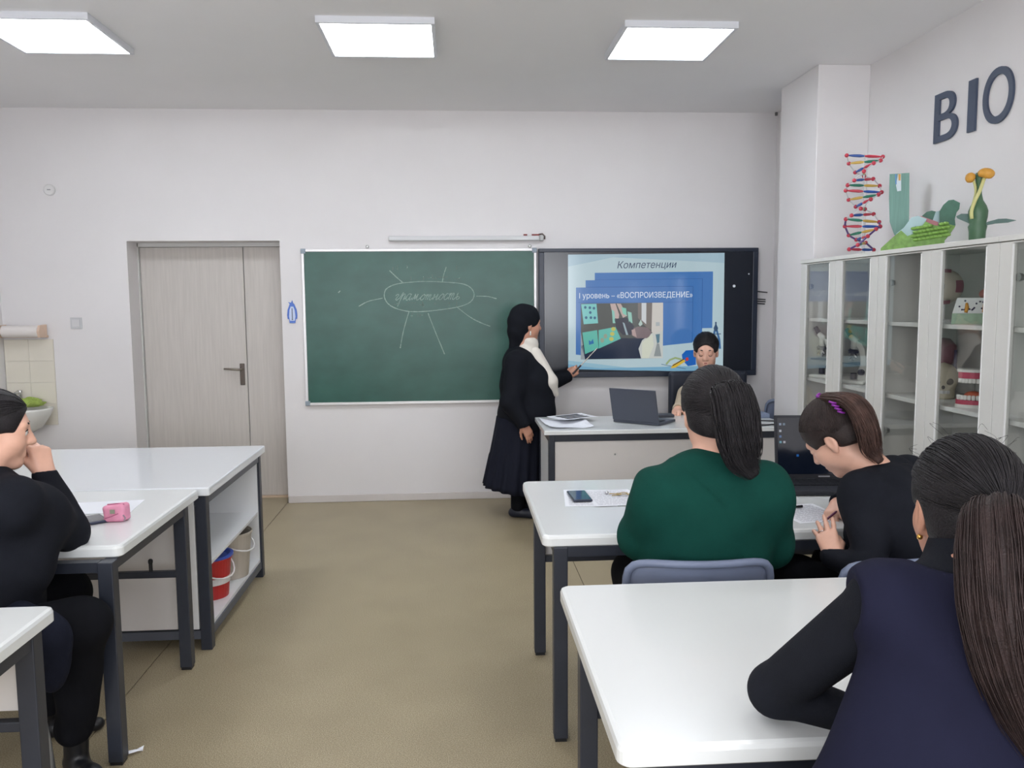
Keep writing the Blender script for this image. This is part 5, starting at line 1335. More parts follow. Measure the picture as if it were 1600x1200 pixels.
FING = ((0.026, 0.090, 0.070, 0.0086), (0.008, 0.094, 0.079, 0.0088), (-0.010, 0.090, 0.073, 0.0084), (-0.027, 0.082, 0.058, 0.0074))
def hand(w, f, up, side, curls, thumb=(0.5, 0.3), spread=0.06, k=1.0):
    """w wrist, f finger direction, up back-of-hand normal; side +1: thumb on local +x"""
    R = frame(f, up); w = Vector(w); L = []
    def p(v): return w + R @ (Vector(v)*k)
    for i, (x, y, ln, r_) in enumerate(FING):
        x *= side
        L += [rc(p((x*0.45, 0.0, 0)), p((x, y*0.95, 0.0)), 0.0165*k, 0.0115*k, 0.016)]
        c = curls[i] if isinstance(curls[i], (tuple, list)) else (curls[i], curls[i]*1.15, curls[i]*0.7)
        pos = Vector((x, y*0.95, 0)); ang = 0.0; sd = (x/0.027)*spread
        for j, (fr, c_) in enumerate(zip((0.47, 0.30, 0.23), c)):
            ang += c_; d = Vector((math.sin(sd)*math.cos(ang), math.cos(sd)*math.cos(ang), -math.sin(ang)))
            q = pos+d*ln*fr; L += [rc(p(pos), p(q), r_*k*(1.0-0.08*j), r_*k*(0.95-0.09*j), 0.004)]; pos = q
    a = Vector((0.020*side, 0.020, -0.006)); t1, t2 = thumb
    d1 = Vector((side*math.sin(t1+0.35), math.cos(t1+0.35), -0.35)).normalized(); b = a+d1*0.042
    d2 = Vector((side*math.sin(t1-t2+0.2), math.cos(t1-t2+0.2), -0.30-t2*0.5)).normalized(); c = b+d2*0.032; e = c+(d2+Vector((-side*0.25, 0, -0.05))).normalized()*0.026
    L += [rc(p(a), p(b), 0.0165*k, 0.0115*k, 0.014), rc(p(b), p(c), 0.0108*k, 0.0098*k, 0.004), rc(p(c), p(e), 0.0096*k, 0.0078*k, 0.003)]
    return L
def limb(a, b, c, r, k=0.03):
    return [rc(a, b, r[0], r[1], k), rc(b, c, r[1]*1.0, r[2], k)]
def cut(prims, p, n, k=0.003): return prims+[pl(p, n, k)]
def skin_mat(name, rgb):
    return mat(name, rgb, 0.48, var=0.05, vscale=25, bump=0.08, bscale=300)
M_skin = skin_mat('skin_warm', (220, 172, 150)); M_skin2 = skin_mat('skin_tan', (200, 146, 122))
def hair_mat(name, rgb, rough=0.55): return mat(name, rgb, rough, var=0.35, vscale=30, spec=0.3, bump=0.5, bscale=260)
M_hairB = hair_mat('hair_black', (30, 27, 30)); M_hairD = hair_mat('hair_dark_brown', (46, 36, 34)); M_hairR = hair_mat('hair_brown', (72, 52, 46))
def cloth(name, rgb, var=0.06, bump=0.25, bscale=350, rough=0.85): return mat(name, rgb, rough, var=var, vscale=14, bump=bump, bscale=bscale, spec=0.12)
M_blk = cloth('black_knit', (26, 28, 35)); M_blk2 = cloth('black_wool', (22, 24, 30)); M_trou = cloth('black_trousers', (16, 17, 22), bump=0.1)
M_grn = cloth('green_knit', (15, 64, 56), bump=0.3); M_navy = cloth('navy_cloth', (27, 28, 47), bump=0.15, bscale=500); M_cream = cloth('cream_knit', (196, 182, 160)); M_collar = cloth('white_knit', (222, 216, 206))
M_shoe = mat('black_shoe', (18, 19, 24), 0.4)
def legs_seated(hipL, hipR, kneeL, kneeR, ankL, ankR, r=(0.085, 0.062, 0.042)):
    L = []
    for h, k_, a in ((hipL, kneeL, ankL), (hipR, kneeR, ankR)): L += limb(h, k_, a, r, 0.03)
    return L
def shoe(parent, ank, fdir, name='shoe', length=0.24, m=None, h=0.006):
    a = Vector(ank); f = Vector(fdir); f.z = 0; f.normalize(); g = Vector((a.x, a.y, 0))
    P = [rc(g+Vector((0, 0, 0.036))-f*0.035, g+Vector((0, 0, 0.034))+f*0.10, 0.034, 0.036, 0.02), rc(g+f*0.10+Vector((0, 0, 0.034)), g+f*(length-0.07)+Vector((0, 0, 0.026)), 0.036, 0.024, 0.02), rc(g+Vector((0, 0, 0.05))-f*0.01, a+Vector((0, 0, 0.0)), 0.038, 0.040, 0.02), pl(g+Vector((0, 0, 0.001)), (0, 0, -1))]
    return sdf_mesh(name, P, h, m or M_shoe, parent)
# ------------------------------------------------------------------ people
V3 = Vector
def person(label, loc): return root('person', label, 'person', loc, 'people in the classroom')
# ---- woman in the green sweater, seen from behind
def green_woman():
    r = person('seated person in a dark green sweater with a dark ponytail', (0.80, 2.60, 0))
    hc = at(1113, 646, y=2.66); H = Head(hc, (0.0, 1.0, -0.06), k=1.13)
    nk = at(1116, 745, y=2.60)
    shL, shR = at(1030, 775, y=2.60), at(1193, 768, y=2.60)
    elL, elR = at(1000, 838, y=2.70), at(1203, 850, y=2.68)
    wrL, wrR = V3((0.70, 2.95, 0.80)), V3((0.97, 2.96, 0.80))
    hipL, hipR = V3((0.71, 2.63, 0.54)), V3((0.89, 2.63, 0.54))
    knL, knR = V3((0.66, 3.05, 0.55)), V3((0.93, 3.05, 0.55)); anL, anR = V3((0.67, 3.05, 0.09)), V3((0.91, 3.06, 0.09))
    arms = limb(shL, elL, wrL, (0.050, 0.040, 0.026)) + limb(shR, elR, wrR, (0.050, 0.040, 0.026))
    tc = V3((0.805, 2.60, 0.86))
    torso = [el(tc+V3((0, 0, 0.05)), (0.175, 0.115, 0.17), k=0.06), el(tc+V3((0, 0.02, -0.17)), (0.17, 0.13, 0.17), k=0.08), rc(nk, tc+V3((0, 0, 0.14)), 0.058, 0.085, 0.05), rc(shL, shR, 0.055, 0.055, 0.05)]
    body = H.prims(neck=nk) + torso + arms + hand(wrL, (0.7, 0.5, -0.05), (0, 0, 1), 1, (0.3, 0.35, 0.4, 0.45)) + hand(wrR, (-0.6, 0.6, -0.05), (0, 0, 1), -1, (0.3, 0.35, 0.4, 0.45))
    body += legs_seated(hipL, hipR, knL, knR, anL, anR)
    sdf_mesh('body', body, 0.006, M_skin, r)
    sw = [el(tc+V3((0, -0.005, 0.06)), (0.200, 0.140, 0.185), k=0.07), el(tc+V3((0, 0.01, -0.13)), (0.205, 0.160, 0.19), k=0.09), rc(shL+V3((-0.005, 0, -0.01)), shR+V3((0.005, 0, -0.01)), 0.078, 0.078, 0.07), rc(nk+V3((-0.02, 0, -0.05)), tc+V3((0, 0, 0.1)), 0.085, 0.12, 0.06)]
    sw += [rc(shL, elL, 0.086, 0.072, 0.06), rc(elL, wrL, 0.072, 0.045, 0.03), rc(shR, elR, 0.086, 0.074, 0.06), rc(elR, wrR, 0.074, 0.045, 0.03)]
    sw += [rc(nk+V3((0, 0.01, 0.0)), H.p(0, -0.03, -0.14), 0.050, 0.056, 0.012, 's'), pl((0, 0, 0.56), (0, 0, -1))]
    sdf_mesh('sweater', sw, 0.007, M_grn, r, disp=folds(0.006, 30, 1.0))
    neckc = nk+V3((0, 0, -0.004))
    tr = legs_seated(hipL, hipR, knL, knR, anL, anR, (0.10, 0.078, 0.056)) + [el((0.80, 2.62, 0.55), (0.19, 0.15, 0.10), k=0.05), pl(anL+V3((0, 0, 0.02)), (0, 0, -1))]
    sdf_mesh('trousers', tr, 0.010, M_trou, r)
    for a in (anL, anR): shoe(r, a, (0, 1, 0))
    hr = sdf_mesh('hair', H.cap_prims(0.010, nape=-0.055), 0.005, M_hairB, r)
    rt = (0.0, -0.112, 0.040); H.strands(hr, 'combed_strands', rt, 420, M_hairB, 11, r=0.0019, lift=0.006, wob=0.003)
    q = H.p(*rt)
    P = [q, at(1141, 612, y=2.47), at(1151, 650, y=2.45), at(1157, 690, y=2.45), at(1163, 720, y=2.455), at(1178, 744, y=2.46)]
    tail(r, 'ponytail', P, [0.040, 0.064, 0.072, 0.066, 0.052, 0.022], 320, M_hairB, 3, r=0.0014, depth=0.6)
    MB().tube([q+(H.R @ V3((0.026*math.cos(a), 0, 0.026*math.sin(a)))) for a in np.linspace(0, 2*math.pi, 17)], 0.007, 8).obj('hair_tie', mat('tie_black', (16, 16, 20), 0.6), r, smooth=True)
green_woman()

# ---- woman with the purple hair tie, bent over her writing
def writing_woman():
    r = person('seated person in black bent over the worksheet, brown ponytail, purple hair tie', (1.52, 2.62, 0))
    hc = at(1307, 684, y=2.95); H = Head(hc, (-0.50, 0.58, -0.64), (-0.12, 0, 1), k=1.13)
    nk = V3((1.492, 2.86, 0.955))
    shL, shR = at(1352, 775, y=2.74), at(1418, 745, y=3.02)
    elL = at(1362, 890, y=2.56); wrL = at(1303, 872, y=2.66)
    elR = V3((1.60, 3.12, 0.82)); wrR = at(1312, 783, y=3.02)
    hip = V3((1.60, 2.60, 0.52))
    hipL, hipR = hip+V3((-0.08, -0.05, 0)), hip+V3((0.09, 0.05, 0)); knL, knR = V3((1.24, 2.90, 0.56)), V3((1.45, 3.05, 0.56)); anL, anR = V3((1.30, 2.98, 0.09)), V3((1.46, 3.12, 0.09))
    tc = hip.lerp(nk, 0.62)
    arms = limb(shL, elL, wrL, (0.045, 0.036, 0.024)) + limb(shR, elR, wrR, (0.045, 0.036, 0.024))
    body = H.prims(neck=nk) + [rc(nk, tc, 0.05, 0.11, 0.05), rc(tc, hip, 0.11, 0.12, 0.06), rc(shL, shR, 0.05, 0.05, 0.05)] + arms + legs_seated(hipL, hipR, knL, knR, anL, anR)
    # the near hand lies open on the sheet, the far hand pinches the pen
    tipL = at(1280, 800, y=2.78)
    body += hand(wrL, tipL-wrL, (-0.35, -0.75, 0.45), 1, ((0.10, 0.25, 0.2), (0.05, 0.2, 0.2), (0.15, 0.3, 0.2), (0.25, 0.4, 0.3)), thumb=(0.2, 0.5), spread=0.20, k=1.0)
    body += hand(wrR, (-0.55, -0.62, -0.28), (-0.35, 0.1, 0.93), 1, ((0.55, 0.6, 0.35), (0.7, 0.7, 0.4), (0.85, 0.8, 0.5), (0.95, 0.9, 0.5)), thumb=(0.15, 0.45), k=0.98)
    sdf_mesh('body', body, 0.0045, M_skin, r)
    Rt = frame((nk-hip), (0, 0, 1))
    sw = [rc(hip+V3((0, 0, 0.02)), tc, 0.165, 0.165, 0.06), rc(tc, nk+V3((0.04, -0.03, -0.07)), 0.165, 0.10, 0.06), rc(shL, shR, 0.080, 0.075, 0.07), rc(at(1405, 800, y=2.86), at(1395, 745, y=2.90), 0.10, 0.07, 0.05)]
    sw += [rc(shL, elL, 0.075, 0.060, 0.05), rc(elL, wrL+(wrL-elL)*0.05, 0.058, 0.036, 0.02), rc(shR, elR, 0.075, 0.058, 0.05), rc(elR, wrR, 0.056, 0.036, 0.02)]
    sw += [pl(wrL, wrL-elL, 0.002)] if False else []
    sw += [rc(nk, H.p(0, -0.03, -0.12), 0.050, 0.055, 0.012, 's'), sp(wrL+(tipL-wrL).normalized()*0.062, 0.052, 0.004, 's'), sp(wrR+V3((-0.55, -0.62, -0.28)).normalized()*0.055, 0.052, 0.004, 's')]
    sdf_mesh('jacket', sw, 0.006, M_blk, r, disp=folds(0.006, 34, 2.0))
    tr = legs_seated(hipL, hipR, knL, knR, anL, anR, (0.10, 0.080, 0.06)) + [el(hip+V3((0, 0, 0.02)), (0.18, 0.16, 0.10), k=0.05), pl(anL+V3((0, 0, 0.02)), (0, 0, -1))]
    sdf_mesh('trousers', tr, 0.010, M_trou, r)
    for a in (anL, anR): shoe(r, a, (-0.3, 1, 0))
    hr = sdf_mesh('hair', H.cap_prims(0.006, nape=-0.05), 0.0045, M_hairD, r)
    rt = (0.0, -0.055, 0.125); H.strands(hr, 'combed_strands', rt, 380, M_hairD, 12, r=0.0017, lift=0.005, wob=0.003)
    q = H.p(*rt)
    P = [q, at(1328, 626, y=2.84), at(1346, 645, y=2.81), at(1357, 675, y=2.80), at(1362, 700, y=2.80), at(1376, 722, y=2.79)]
    tail(r, 'ponytail', P, [0.030, 0.044, 0.052, 0.050, 0.042, 0.018], 280, M_hairR, 5, r=0.0013, depth=0.6)
    ring = [q+(H.R @ V3((0.027*math.cos(a), 0.012*math.sin(a)-0.004*math.sin(5*a), 0.022*math.sin(a)))) for a in np.linspace(0, 2*math.pi, 25)]
    tm = mat('tie_purple', (132, 44, 150), 0.5)
    ht = MB().tube(ring, 0.0055, 8).obj('hair_tie', tm, r, smooth=True)
    for k in range(4):
        c = at(1300+4.5*k, 629+5.0*k, y=2.825); MB().tube([c+V3((-0.012, 0, 0.004)), c+V3((0, -0.004, 0)), c+V3((0.014, 0, -0.003))], 0.004, 6).obj('tie_coil', tm, ht, smooth=True)
    # ring on the near hand
    Rh = frame(tipL-wrL, (-0.35, -0.75, 0.45)); fb = V3((-0.010, 0.0855, 0)); c = wrL+Rh @ (fb+V3((-0.0008, 0.016, -0.002)))
    MB().tube([c+Rh @ V3((0.0092*math.cos(a), 0, 0.0092*math.sin(a))) for a in np.linspace(0, 2*math.pi, 17)], 0.0016, 6).obj('finger_ring', M_chrome, r, smooth=True)
    return wrL, tipL, wrR
HW = writing_woman()
_h = HW[2]+V3((-0.55, -0.62, -0.28)).normalized()*0.115
pen(_h+V3((-0.045, -0.01, -0.028)), _h+V3((0.085, 0.02, 0.055)), 0.0042, mat('pen_plum', (96, 40, 70), 0.4), 'plum coloured pen held in the writing hand', cap=mat('pen_white', (214, 214, 220), 0.4))

# ---- woman in the navy vest, nearest the camera
def vest_woman():
    r = person('nearest person in a navy vest over black, long brown ponytail', (0.95, 1.20, 0))
    hc = at(1507, 798, y=1.40); H = Head(hc, (0.16, 0.98, -0.10), k=1.03)
    nk = at(1500, 915, y=1.29)
    shL = at(1388, 940, y=1.30); shR = shL+V3((0.32, -0.06, 0.0))
    elL = at(1212, 1078, y=1.52); wrL = at(1345, 1122, y=1.43)
    elR = V3((1.23, 1.45, 0.812)); wrR = V3((1.02, 1.60, 0.80))
    hip = V3((0.87, 1.17, 0.54)); hipL, hipR = hip+V3((-0.09, 0, 0)), hip+V3((0.09, 0, 0)); knL, knR = V3((0.82, 1.58, 0.55)), V3((1.06, 1.58, 0.55)); anL, anR = V3((0.82, 1.60, 0.09)), V3((1.05, 1.60, 0.09))
    tc = V3((0.875, 1.25, 0.88))
    arms = limb(shL, elL, wrL, (0.046, 0.036, 0.024)) + limb(shR, elR, wrR, (0.046, 0.036, 0.024))
    body = H.prims(neck=nk) + [rc(nk, tc, 0.035, 0.09, 0.02), rc(tc, hip, 0.10, 0.11, 0.06), rc(shL, shR, 0.040, 0.040, 0.03)] + arms + legs_seated(hipL, hipR, knL, knR, anL, anR)
    body += hand(wrL, (0.9, 0.3, -0.05), (0, 0, 1), 1, (0.3, 0.3, 0.35, 0.4)) + hand(wrR, (-0.8, 0.5, -0.05), (0, 0, 1), -1, (0.4, 0.45, 0.5, 0.5))
    sdf_mesh('body', body, 0.0055, M_skin2, r)
    top = [rc(shL, shR, 0.062, 0.062, 0.05), rc(tc, nk+V3((0, 0, -0.05)), 0.12, 0.07, 0.05), rc(shL, elL, 0.057, 0.050, 0.02), rc(elL, wrL, 0.048, 0.034, 0.02), rc(shR, elR, 0.062, 0.048, 0.04), rc(elR, wrR, 0.048, 0.034, 0.02), rc(nk+V3((0, 0, -0.02)), nk.lerp(H.p(0, -0.022, -0.055), 0.9), 0.074, 0.066, 0.03)]
    top += [pl(V3((0, 0, 0.762)), (0, 0, -1), 0.004)]
    sdf_mesh('black_top', top, 0.0055, M_blk, r)
    vs = [el(tc+V3((0, -0.005, 0.06)), (0.192, 0.128, 0.22), k=0.06), rc(tc+V3((-0.095, 0.0, -0.06)), hip+V3((-0.225, 0.02, 0.11)), 0.120, 0.165, 0.08), rc(tc+V3((0.075, 0.0, -0.05)), hip+V3((0.12, 0, 0.02)), 0.125, 0.145, 0.08), rc(shL+V3((-0.004, 0, -0.004)), shR+V3((-0.0, 0, 0.004)), 0.074, 0.072, 0.05)]
    vs += [rc(shL+V3((0.022, -0.012, -0.10)), hip+V3((-0.205, 0.02, 0.16)), 0.070, 0.132, 0.04)]
    vs += [rc(nk+V3((0, 0.02, 0.03)), nk+V3((0, 0.02, 0.18)), 0.070, 0.09, 0.015, 's')]
    for s_, sh, ee in ((-1, shL, elL), (1, shR, elR)):
        vs += [pl(sh+V3((0.022, 0, 0)), (1.0, 0.10, 0.0), 0.012)] if s_ > 0 else [sp(sh+V3((-0.160, 0.03, 0.0)), 0.118, 0.008, 's')]
    sdf_mesh('vest', vs, 0.006, M_navy, r, disp=folds(0.004, 22, 4.0))
    tr = legs_seated(hipL, hipR, knL, knR, anL, anR, (0.10, 0.078, 0.056)) + [el(hip, (0.19, 0.15, 0.10), k=0.05), pl(anL+V3((0, 0, 0.02)), (0, 0, -1))]
    sdf_mesh('trousers', tr, 0.012, M_trou, r)
    for a in (anL, anR): shoe(r, a, (0, 1, 0), h=0.008)
    hr = sdf_mesh('hair', H.cap_prims(0.004, nape=-0.085), 0.004, M_hairB, r)
    rt = (0.010, -0.108, 0.016); H.strands(hr, 'combed_strands', rt, 520, M_hairB, 13, r=0.0011, lift=0.008, wob=0.004)
    q = H.p(*rt)
    P = [q, at(1556, 800, y=1.185), at(1560, 860, y=1.145), at(1566, 950, y=1.12), at(1580, 1040, y=1.11), at(1602, 1120, y=1.11), at(1632, 1200, y=1.11)]
    tail(r, 'ponytail', P, [0.030, 0.046, 0.056, 0.056, 0.050, 0.040, 0.02], 420, hair_mat('hair_tail_brown', (47, 35, 34)), 7, r=0.0010, depth=0.62)
    # loose fly-away hairs
    rnd = random.Random(21); m = MB()
    for k in range(20):
        a = rnd.uniform(-1.4, 1.4); d = V3((math.sin(a), rnd.uniform(-0.2, 0.6), math.cos(a))).normalized(); cen = V3((0, -0.012, 0.035))
        b0 = cen+d*H.hair_r(d); b1 = b0+d*rnd.uniform(0.008, 0.03)+V3((rnd.uniform(-0.02, 0.02), rnd.uniform(-0.02, 0.02), rnd.uniform(-0.005, 0.01))); b2 = b1+V3((rnd.uniform(-0.02, 0.02), rnd.uniform(-0.02, 0.02), rnd.uniform(-0.015, 0.015)))
        m.tube([H.p(*v) for v in spline([b0, b1, b2], 8)], 0.00028, 4, cap=False)
    o = m.obj('loose_hairs', M_hairB, hr, smooth=True, weld=False); o['kind'] = 'stuff'
    e = H.p(-0.076, -0.004, -0.046)
    MB().ball(e, 0.0055, 10, 8).obj('earring', mat('gold', (206, 160, 84), 0.25, metal=0.9), r, smooth=True)
vest_woman()
# ---- woman at the left edge, fist at her mouth
def left_woman():
    r = person('seated person in black at the left edge, fist raised to the mouth', (-1.50, 2.62, 0))
    hc = at(-8, 674, y=2.74); H = Head(hc, (0.90, 0.42, -0.12), k=1.04)
    nk = V3((-1.508, 2.68, 1.05))
    shR, shL = at(20, 790, y=2.62), at(-70, 780, y=2.95)
    elR = at(106, 832, y=2.90); wrR = at(72, 742, y=2.86)
    elL = V3((-1.62, 3.12, 0.80)); wrL = V3((-1.50, 3.05, 0.82))
    hip = V3((-1.54, 2.66, 0.53)); hipR, hipL = hip+V3((0.03, -0.09, 0)), hip+V3((-0.03, 0.09, 0))
    knR, knL = at(128, 975, y=2.72), V3((-1.42, 3.00, 0.55)); anR, anL = at(118, 1135, y=2.76), V3((-1.52, 3.02, 0.12))
    tc = V3((-1.515, 2.70, 0.82))
    Rt = np.array(frame((0.80, 0.55, 0)), F32)
    arms = limb(shR, elR, wrR, (0.048, 0.038, 0.026)) + limb(shL, elL, wrL, (0.048, 0.038, 0.026))
    body = H.prims(neck=nk) + [rc(nk, tc+V3((0, 0, 0.1)), 0.055, 0.11, 0.05), rc(tc, hip, 0.12, 0.13, 0.06), rc(shL, shR, 0.05, 0.05, 0.05)] + arms + legs_seated(hipL, hipR, knL, knR, anL, anR)
    fist = (-0.25, 0.10, 0.95)
    body += hand(wrR, fist, (0.80, -0.45, 0.2), -1, ((0.75, 1.25, 0.8), (0.85, 1.35, 0.8), (0.9, 1.4, 0.8), (0.95, 1.4, 0.8)), thumb=(0.1, 0.6), spread=0.03, k=1.04)
    body += hand(wrL, (0.8, 0.2, 0), (0, 0, 1), -1, (0.4, 0.4, 0.45, 0.5))
    sdf_mesh('body', body, 0.005, M_skin, r)
    H.face_parts(r, closed=False)
    sw = [el(tc+V3((0, 0, 0.05)), (0.185, 0.135, 0.20), Rt, k=0.06), el(tc+V3((0.01, 0.0, -0.16)), (0.185, 0.16, 0.20), Rt, k=0.08), rc(shL, shR, 0.080, 0.080, 0.07), rc(nk+V3((0, 0, -0.03)), tc+V3((0, 0, 0.1)), 0.085, 0.12, 0.05)]
    sw += [rc(shR, elR, 0.082, 0.066, 0.05), rc(elR, wrR, 0.066, 0.042, 0.03), rc(shL, elL, 0.08, 0.064, 0.05), rc(elL, wrL, 0.062, 0.042, 0.03), rc(at(60, 800, y=2.75), at(30, 870, y=2.68), 0.09, 0.11, 0.06)]
    fd = V3(fist).normalized()
    sw += [rc(nk+V3((0, 0, 0.02)), H.p(0, -0.02, -0.14), 0.053, 0.060, 0.012, 's'), sp(wrR+fd*0.062, 0.056, 0.004, 's'), pl((0, 0, 0.50), (0, 0, -1), 0.004)]
    sdf_mesh('sweater', sw, 0.006, M_blk, r, disp=folds(0.005, 32, 5.0))
    tr = legs_seated(hipL, hipR, knL, knR, anL, anR, (0.105, 0.085, 0.062)) + [el(hip, (0.18, 0.17, 0.11), k=0.05), pl(anR+V3((0, 0, -0.07)), (0, 0, -1))]
    sdf_mesh('trousers', tr, 0.008, M_trou, r, disp=folds(0.004, 30, 6.0))
    # long cardigan hem hanging beside the seat
    c = at(82, 1000, y=2.52)
    sdf_mesh('cardigan_tail', [el(at(78, 1020, y=2.58), (0.062, 0.05, 0.125), k=0.04), rc(at(30, 965, y=2.58), at(84, 990, y=2.58), 0.05, 0.045, 0.05)], 0.008, M_navy if False else cloth('dark_navy_knit', (26, 29, 42)), r, disp=folds(0.004, 30, 7.0))
    shoe(r, anR+V3((0, 0, -0.03)), (0.55, -0.55, 0), h=0.006); shoe(r, anL, (0.8, 0.2, 0), h=0.008)
    hr = sdf_mesh('hair', H.cap_prims(0.003, nape=-0.06), 0.0045, M_hairB, r)
    rt = (0.0, -0.112, -0.01); H.strands(hr, 'combed_strands', rt, 190, M_hairB, 14, r=0.0014, lift=0.006)
    q = H.p(*rt); MB().ball(H.p(0, -0.135, -0.015), 0.042, 16, 12).obj('hair_bun', M_hairB, r, smooth=True)
    e = at(62, 690, y=2.84)
    kd = wrR+fd*0.098
    return r
left_woman()

# ---- the teacher pointing at the screen
def teacher():
    Y = 6.07
    r = person('standing person in a black cardigan and headscarf pointing at the screen', (0.44, Y, 0))
    hc = at(823, 507, y=Y); H = Head(hc, (0.95, 0.30, -0.05), k=1.03)
    nk = at(819, 550, y=Y)
    shR, shL = at(809, 568, y=Y-0.14), at(826, 566, y=Y+0.15)
    elR = at(798, 628, y=Y-0.20); wrR = at(818, 662, y=Y-0.24)
    elL = at(852, 600, y=Y+0.24); wrL = at(886, 588, y=Y+0.30)
    hip = V3((0.46, Y, 0.80)); ch = at(820, 590, y=Y)
    anR, anL = V3((0.43, Y-0.09, 0.085)), V3((0.47, Y+0.10, 0.085))
    legs = rc(hip+V3((0, -0.09, -0.05)), V3((0.45, Y-0.09, 0.45)), 0.085, 0.06, 0.03), rc(V3((0.45, Y-0.09, 0.45)), anR, 0.06, 0.042, 0.02), rc(hip+V3((0, 0.09, -0.05)), V3((0.46, Y+0.10, 0.45)), 0.085, 0.06, 0.03), rc(V3((0.46, Y+0.10, 0.45)), anL, 0.06, 0.042, 0.02)
    arms = limb(shR, elR, wrR, (0.048, 0.038, 0.026)) + limb(shL, elL, wrL, (0.048, 0.038, 0.026))
    hp = at(902, 577, y=Y+0.32)
    body = H.prims(neck=nk) + [rc(nk, ch, 0.055, 0.13, 0.05), rc(ch, hip, 0.13, 0.14, 0.06), rc(shL, shR, 0.05, 0.05, 0.05)] + arms + list(legs)
    fR = (at(832, 690, y=Y-0.25)-wrR); fL = (hp-wrL)
    body += hand(wrR, fR, (0.2, -0.95, 0.1), 1, ((0.2, 0.35, 0.2), (0.25, 0.4, 0.25), (0.3, 0.45, 0.3), (0.35, 0.5, 0.3)), thumb=(0.3, 0.2), k=0.95)
    body += hand(wrL, fL, (0.1, -0.9, 0.35), -1, ((0.5, 0.9, 0.5), (0.8, 1.2, 0.7), (0.9, 1.3, 0.8), (0.95, 1.3, 0.8)), thumb=(0.15, 0.4), k=1.0)
    sdf_mesh('body', body, 0.006, M_skin2, r)
    H.face_parts(r, lip=(150, 82, 78))
    # headscarf: close cap with a fuller knot behind
    p = H.p; k = H.k
    sc = [el(p(0, -0.02, 0.042), [0.092*k, 0.115*k, 0.106*k], H.Rn, 0.02), el(p(0, -0.065, -0.02), [0.080*k, 0.075*k, 0.092*k], H.Rn, 0.03), rc(p(0.0, -0.075, -0.05), at(806, 548, y=Y), 0.06, 0.05, 0.03), el(p(0, 0.120, -0.05), [0.095*k, 0.078*k, 0.115*k], H.Rn, 0.012, 's')]
    for s_ in (-1, 1): sc += [el(p(s_*0.085, 0.015, -0.045), [0.03*k, 0.038*k, 0.036*k], H.Rn, 0.01, 's')]
    sdf_mesh('headscarf', sc, 0.006, M_blk2, r, disp=folds(0.003, 60, 1.5))
    # white roll collar and blouse
    col = [rc(nk+V3((0.012, 0, -0.005)), nk+V3((0.03, 0, 0.055)), 0.082, 0.074, 0.02), rc(nk+V3((0.045, -0.02, 0.0)), nk+V3((0.08, -0.02, -0.015)), 0.055, 0.045, 0.03)]
    sdf_mesh('white_collar', col, 0.006, M_collar, r, disp=folds(0.004, 70, 2.5))
    bl = [rc(at(836, 553, y=Y-0.05), at(860, 596, y=Y-0.09), 0.050, 0.052, 0.03), rc(at(860, 596, y=Y-0.09), at(869, 616, y=Y-0.06), 0.052, 0.020, 0.02)]
    sdf_mesh('white_blouse', bl, 0.007, M_collar, r)
    cd = [rc(at(812, 566, y=Y), ch, 0.13, 0.185, 0.07), el(at(827, 600, y=Y+0.02), (0.200, 0.21, 0.20), k=0.06), el(at(823, 640, y=Y), (0.215, 0.215, 0.17), k=0.08), rc(shL, shR, 0.085, 0.085, 0.06),
          rc(shR, elR, 0.082, 0.072, 0.05), rc(elR, wrR, 0.072, 0.050, 0.03), rc(shL, elL, 0.085, 0.07, 0.05), rc(elL, wrL, 0.07, 0.052, 0.03), rc(at(822, 660, y=Y), at(822, 690, y=Y), 0.20, 0.20, 0.05)]
    cd += [rc(at(847, 540, y=Y-0.12), at(874, 604, y=Y-0.17), 0.052, 0.040, 0.012, 's'), sp(wrR+fR.normalized()*0.065, 0.058, 0.004, 's'), sp(wrL+fL.normalized()*0.065, 0.060, 0.004, 's'), rc(nk+V3((0.02, 0, 0.02)), nk+V3((0.04, 0, 0.12)), 0.085, 0.095, 0.015, 's'), pl((0, 0, 0.655), (0, 0, -1), 0.006)]
    sdf_mesh('cardigan', cd, 0.007, M_blk2, r, disp=folds(0.004, 26, 8.0))
    # pleated long skirt
    m = MB(); rows = []; n = 120
    for i in range(15):
        t = i/14; z = 0.74-t*0.545; cx = 0.470-0.055*t; a = 0.185+0.045*t; b = 0.185+0.055*t
        row = []
        for j in range(n):
            th = 2*math.pi*j/n; pt = 1+0.055*t*math.sin(18*th)+0.02*t*math.sin(7*th+1)
            row.append(V3((cx+a*pt*math.cos(th), Y+b*pt*math.sin(th), z-(0.035*t*math.cos(th) if t > 0.5 else 0))))
        rows.append(row)
    m.quadgrid(rows, closed_u=True); bmesh.ops.recalc_face_normals(m.bm, faces=m.bm.faces); bmesh.ops.solidify(m.bm, geom=m.bm.faces[:], thickness=0.006)
    m.obj('pleated_skirt', cloth('dark_skirt', (27, 29, 40), bump=0.1), r, smooth=True)
    sdf_mesh('stockings', [rc(V3((0.45, Y-0.09, 0.45)), anR, 0.066, 0.050, 0.01), rc(V3((0.46, Y+0.10, 0.45)), anL, 0.066, 0.050, 0.01)], 0.008, M_trou, r)
    shoe(r, anR+V3((0, 0, 0.0)), (1, -0.25, 0), m=mat('navy_shoe', (30, 34, 48), 0.45)); shoe(r, anL, (1, 0.2, 0), m=MATS['navy_shoe'])
    e = H.p(0.078, -0.002, -0.045)
    MB().tube([e, e+V3((0, 0, -0.03))], [0.004, 0.006], 8).obj('earring', mat('pearl', (226, 224, 218), 0.25), r, smooth=True)
    return wrL, fL, hp
TW = teacher()
_a = at(899, 580, y=6.34); _b = at(933, 544, y=6.40)
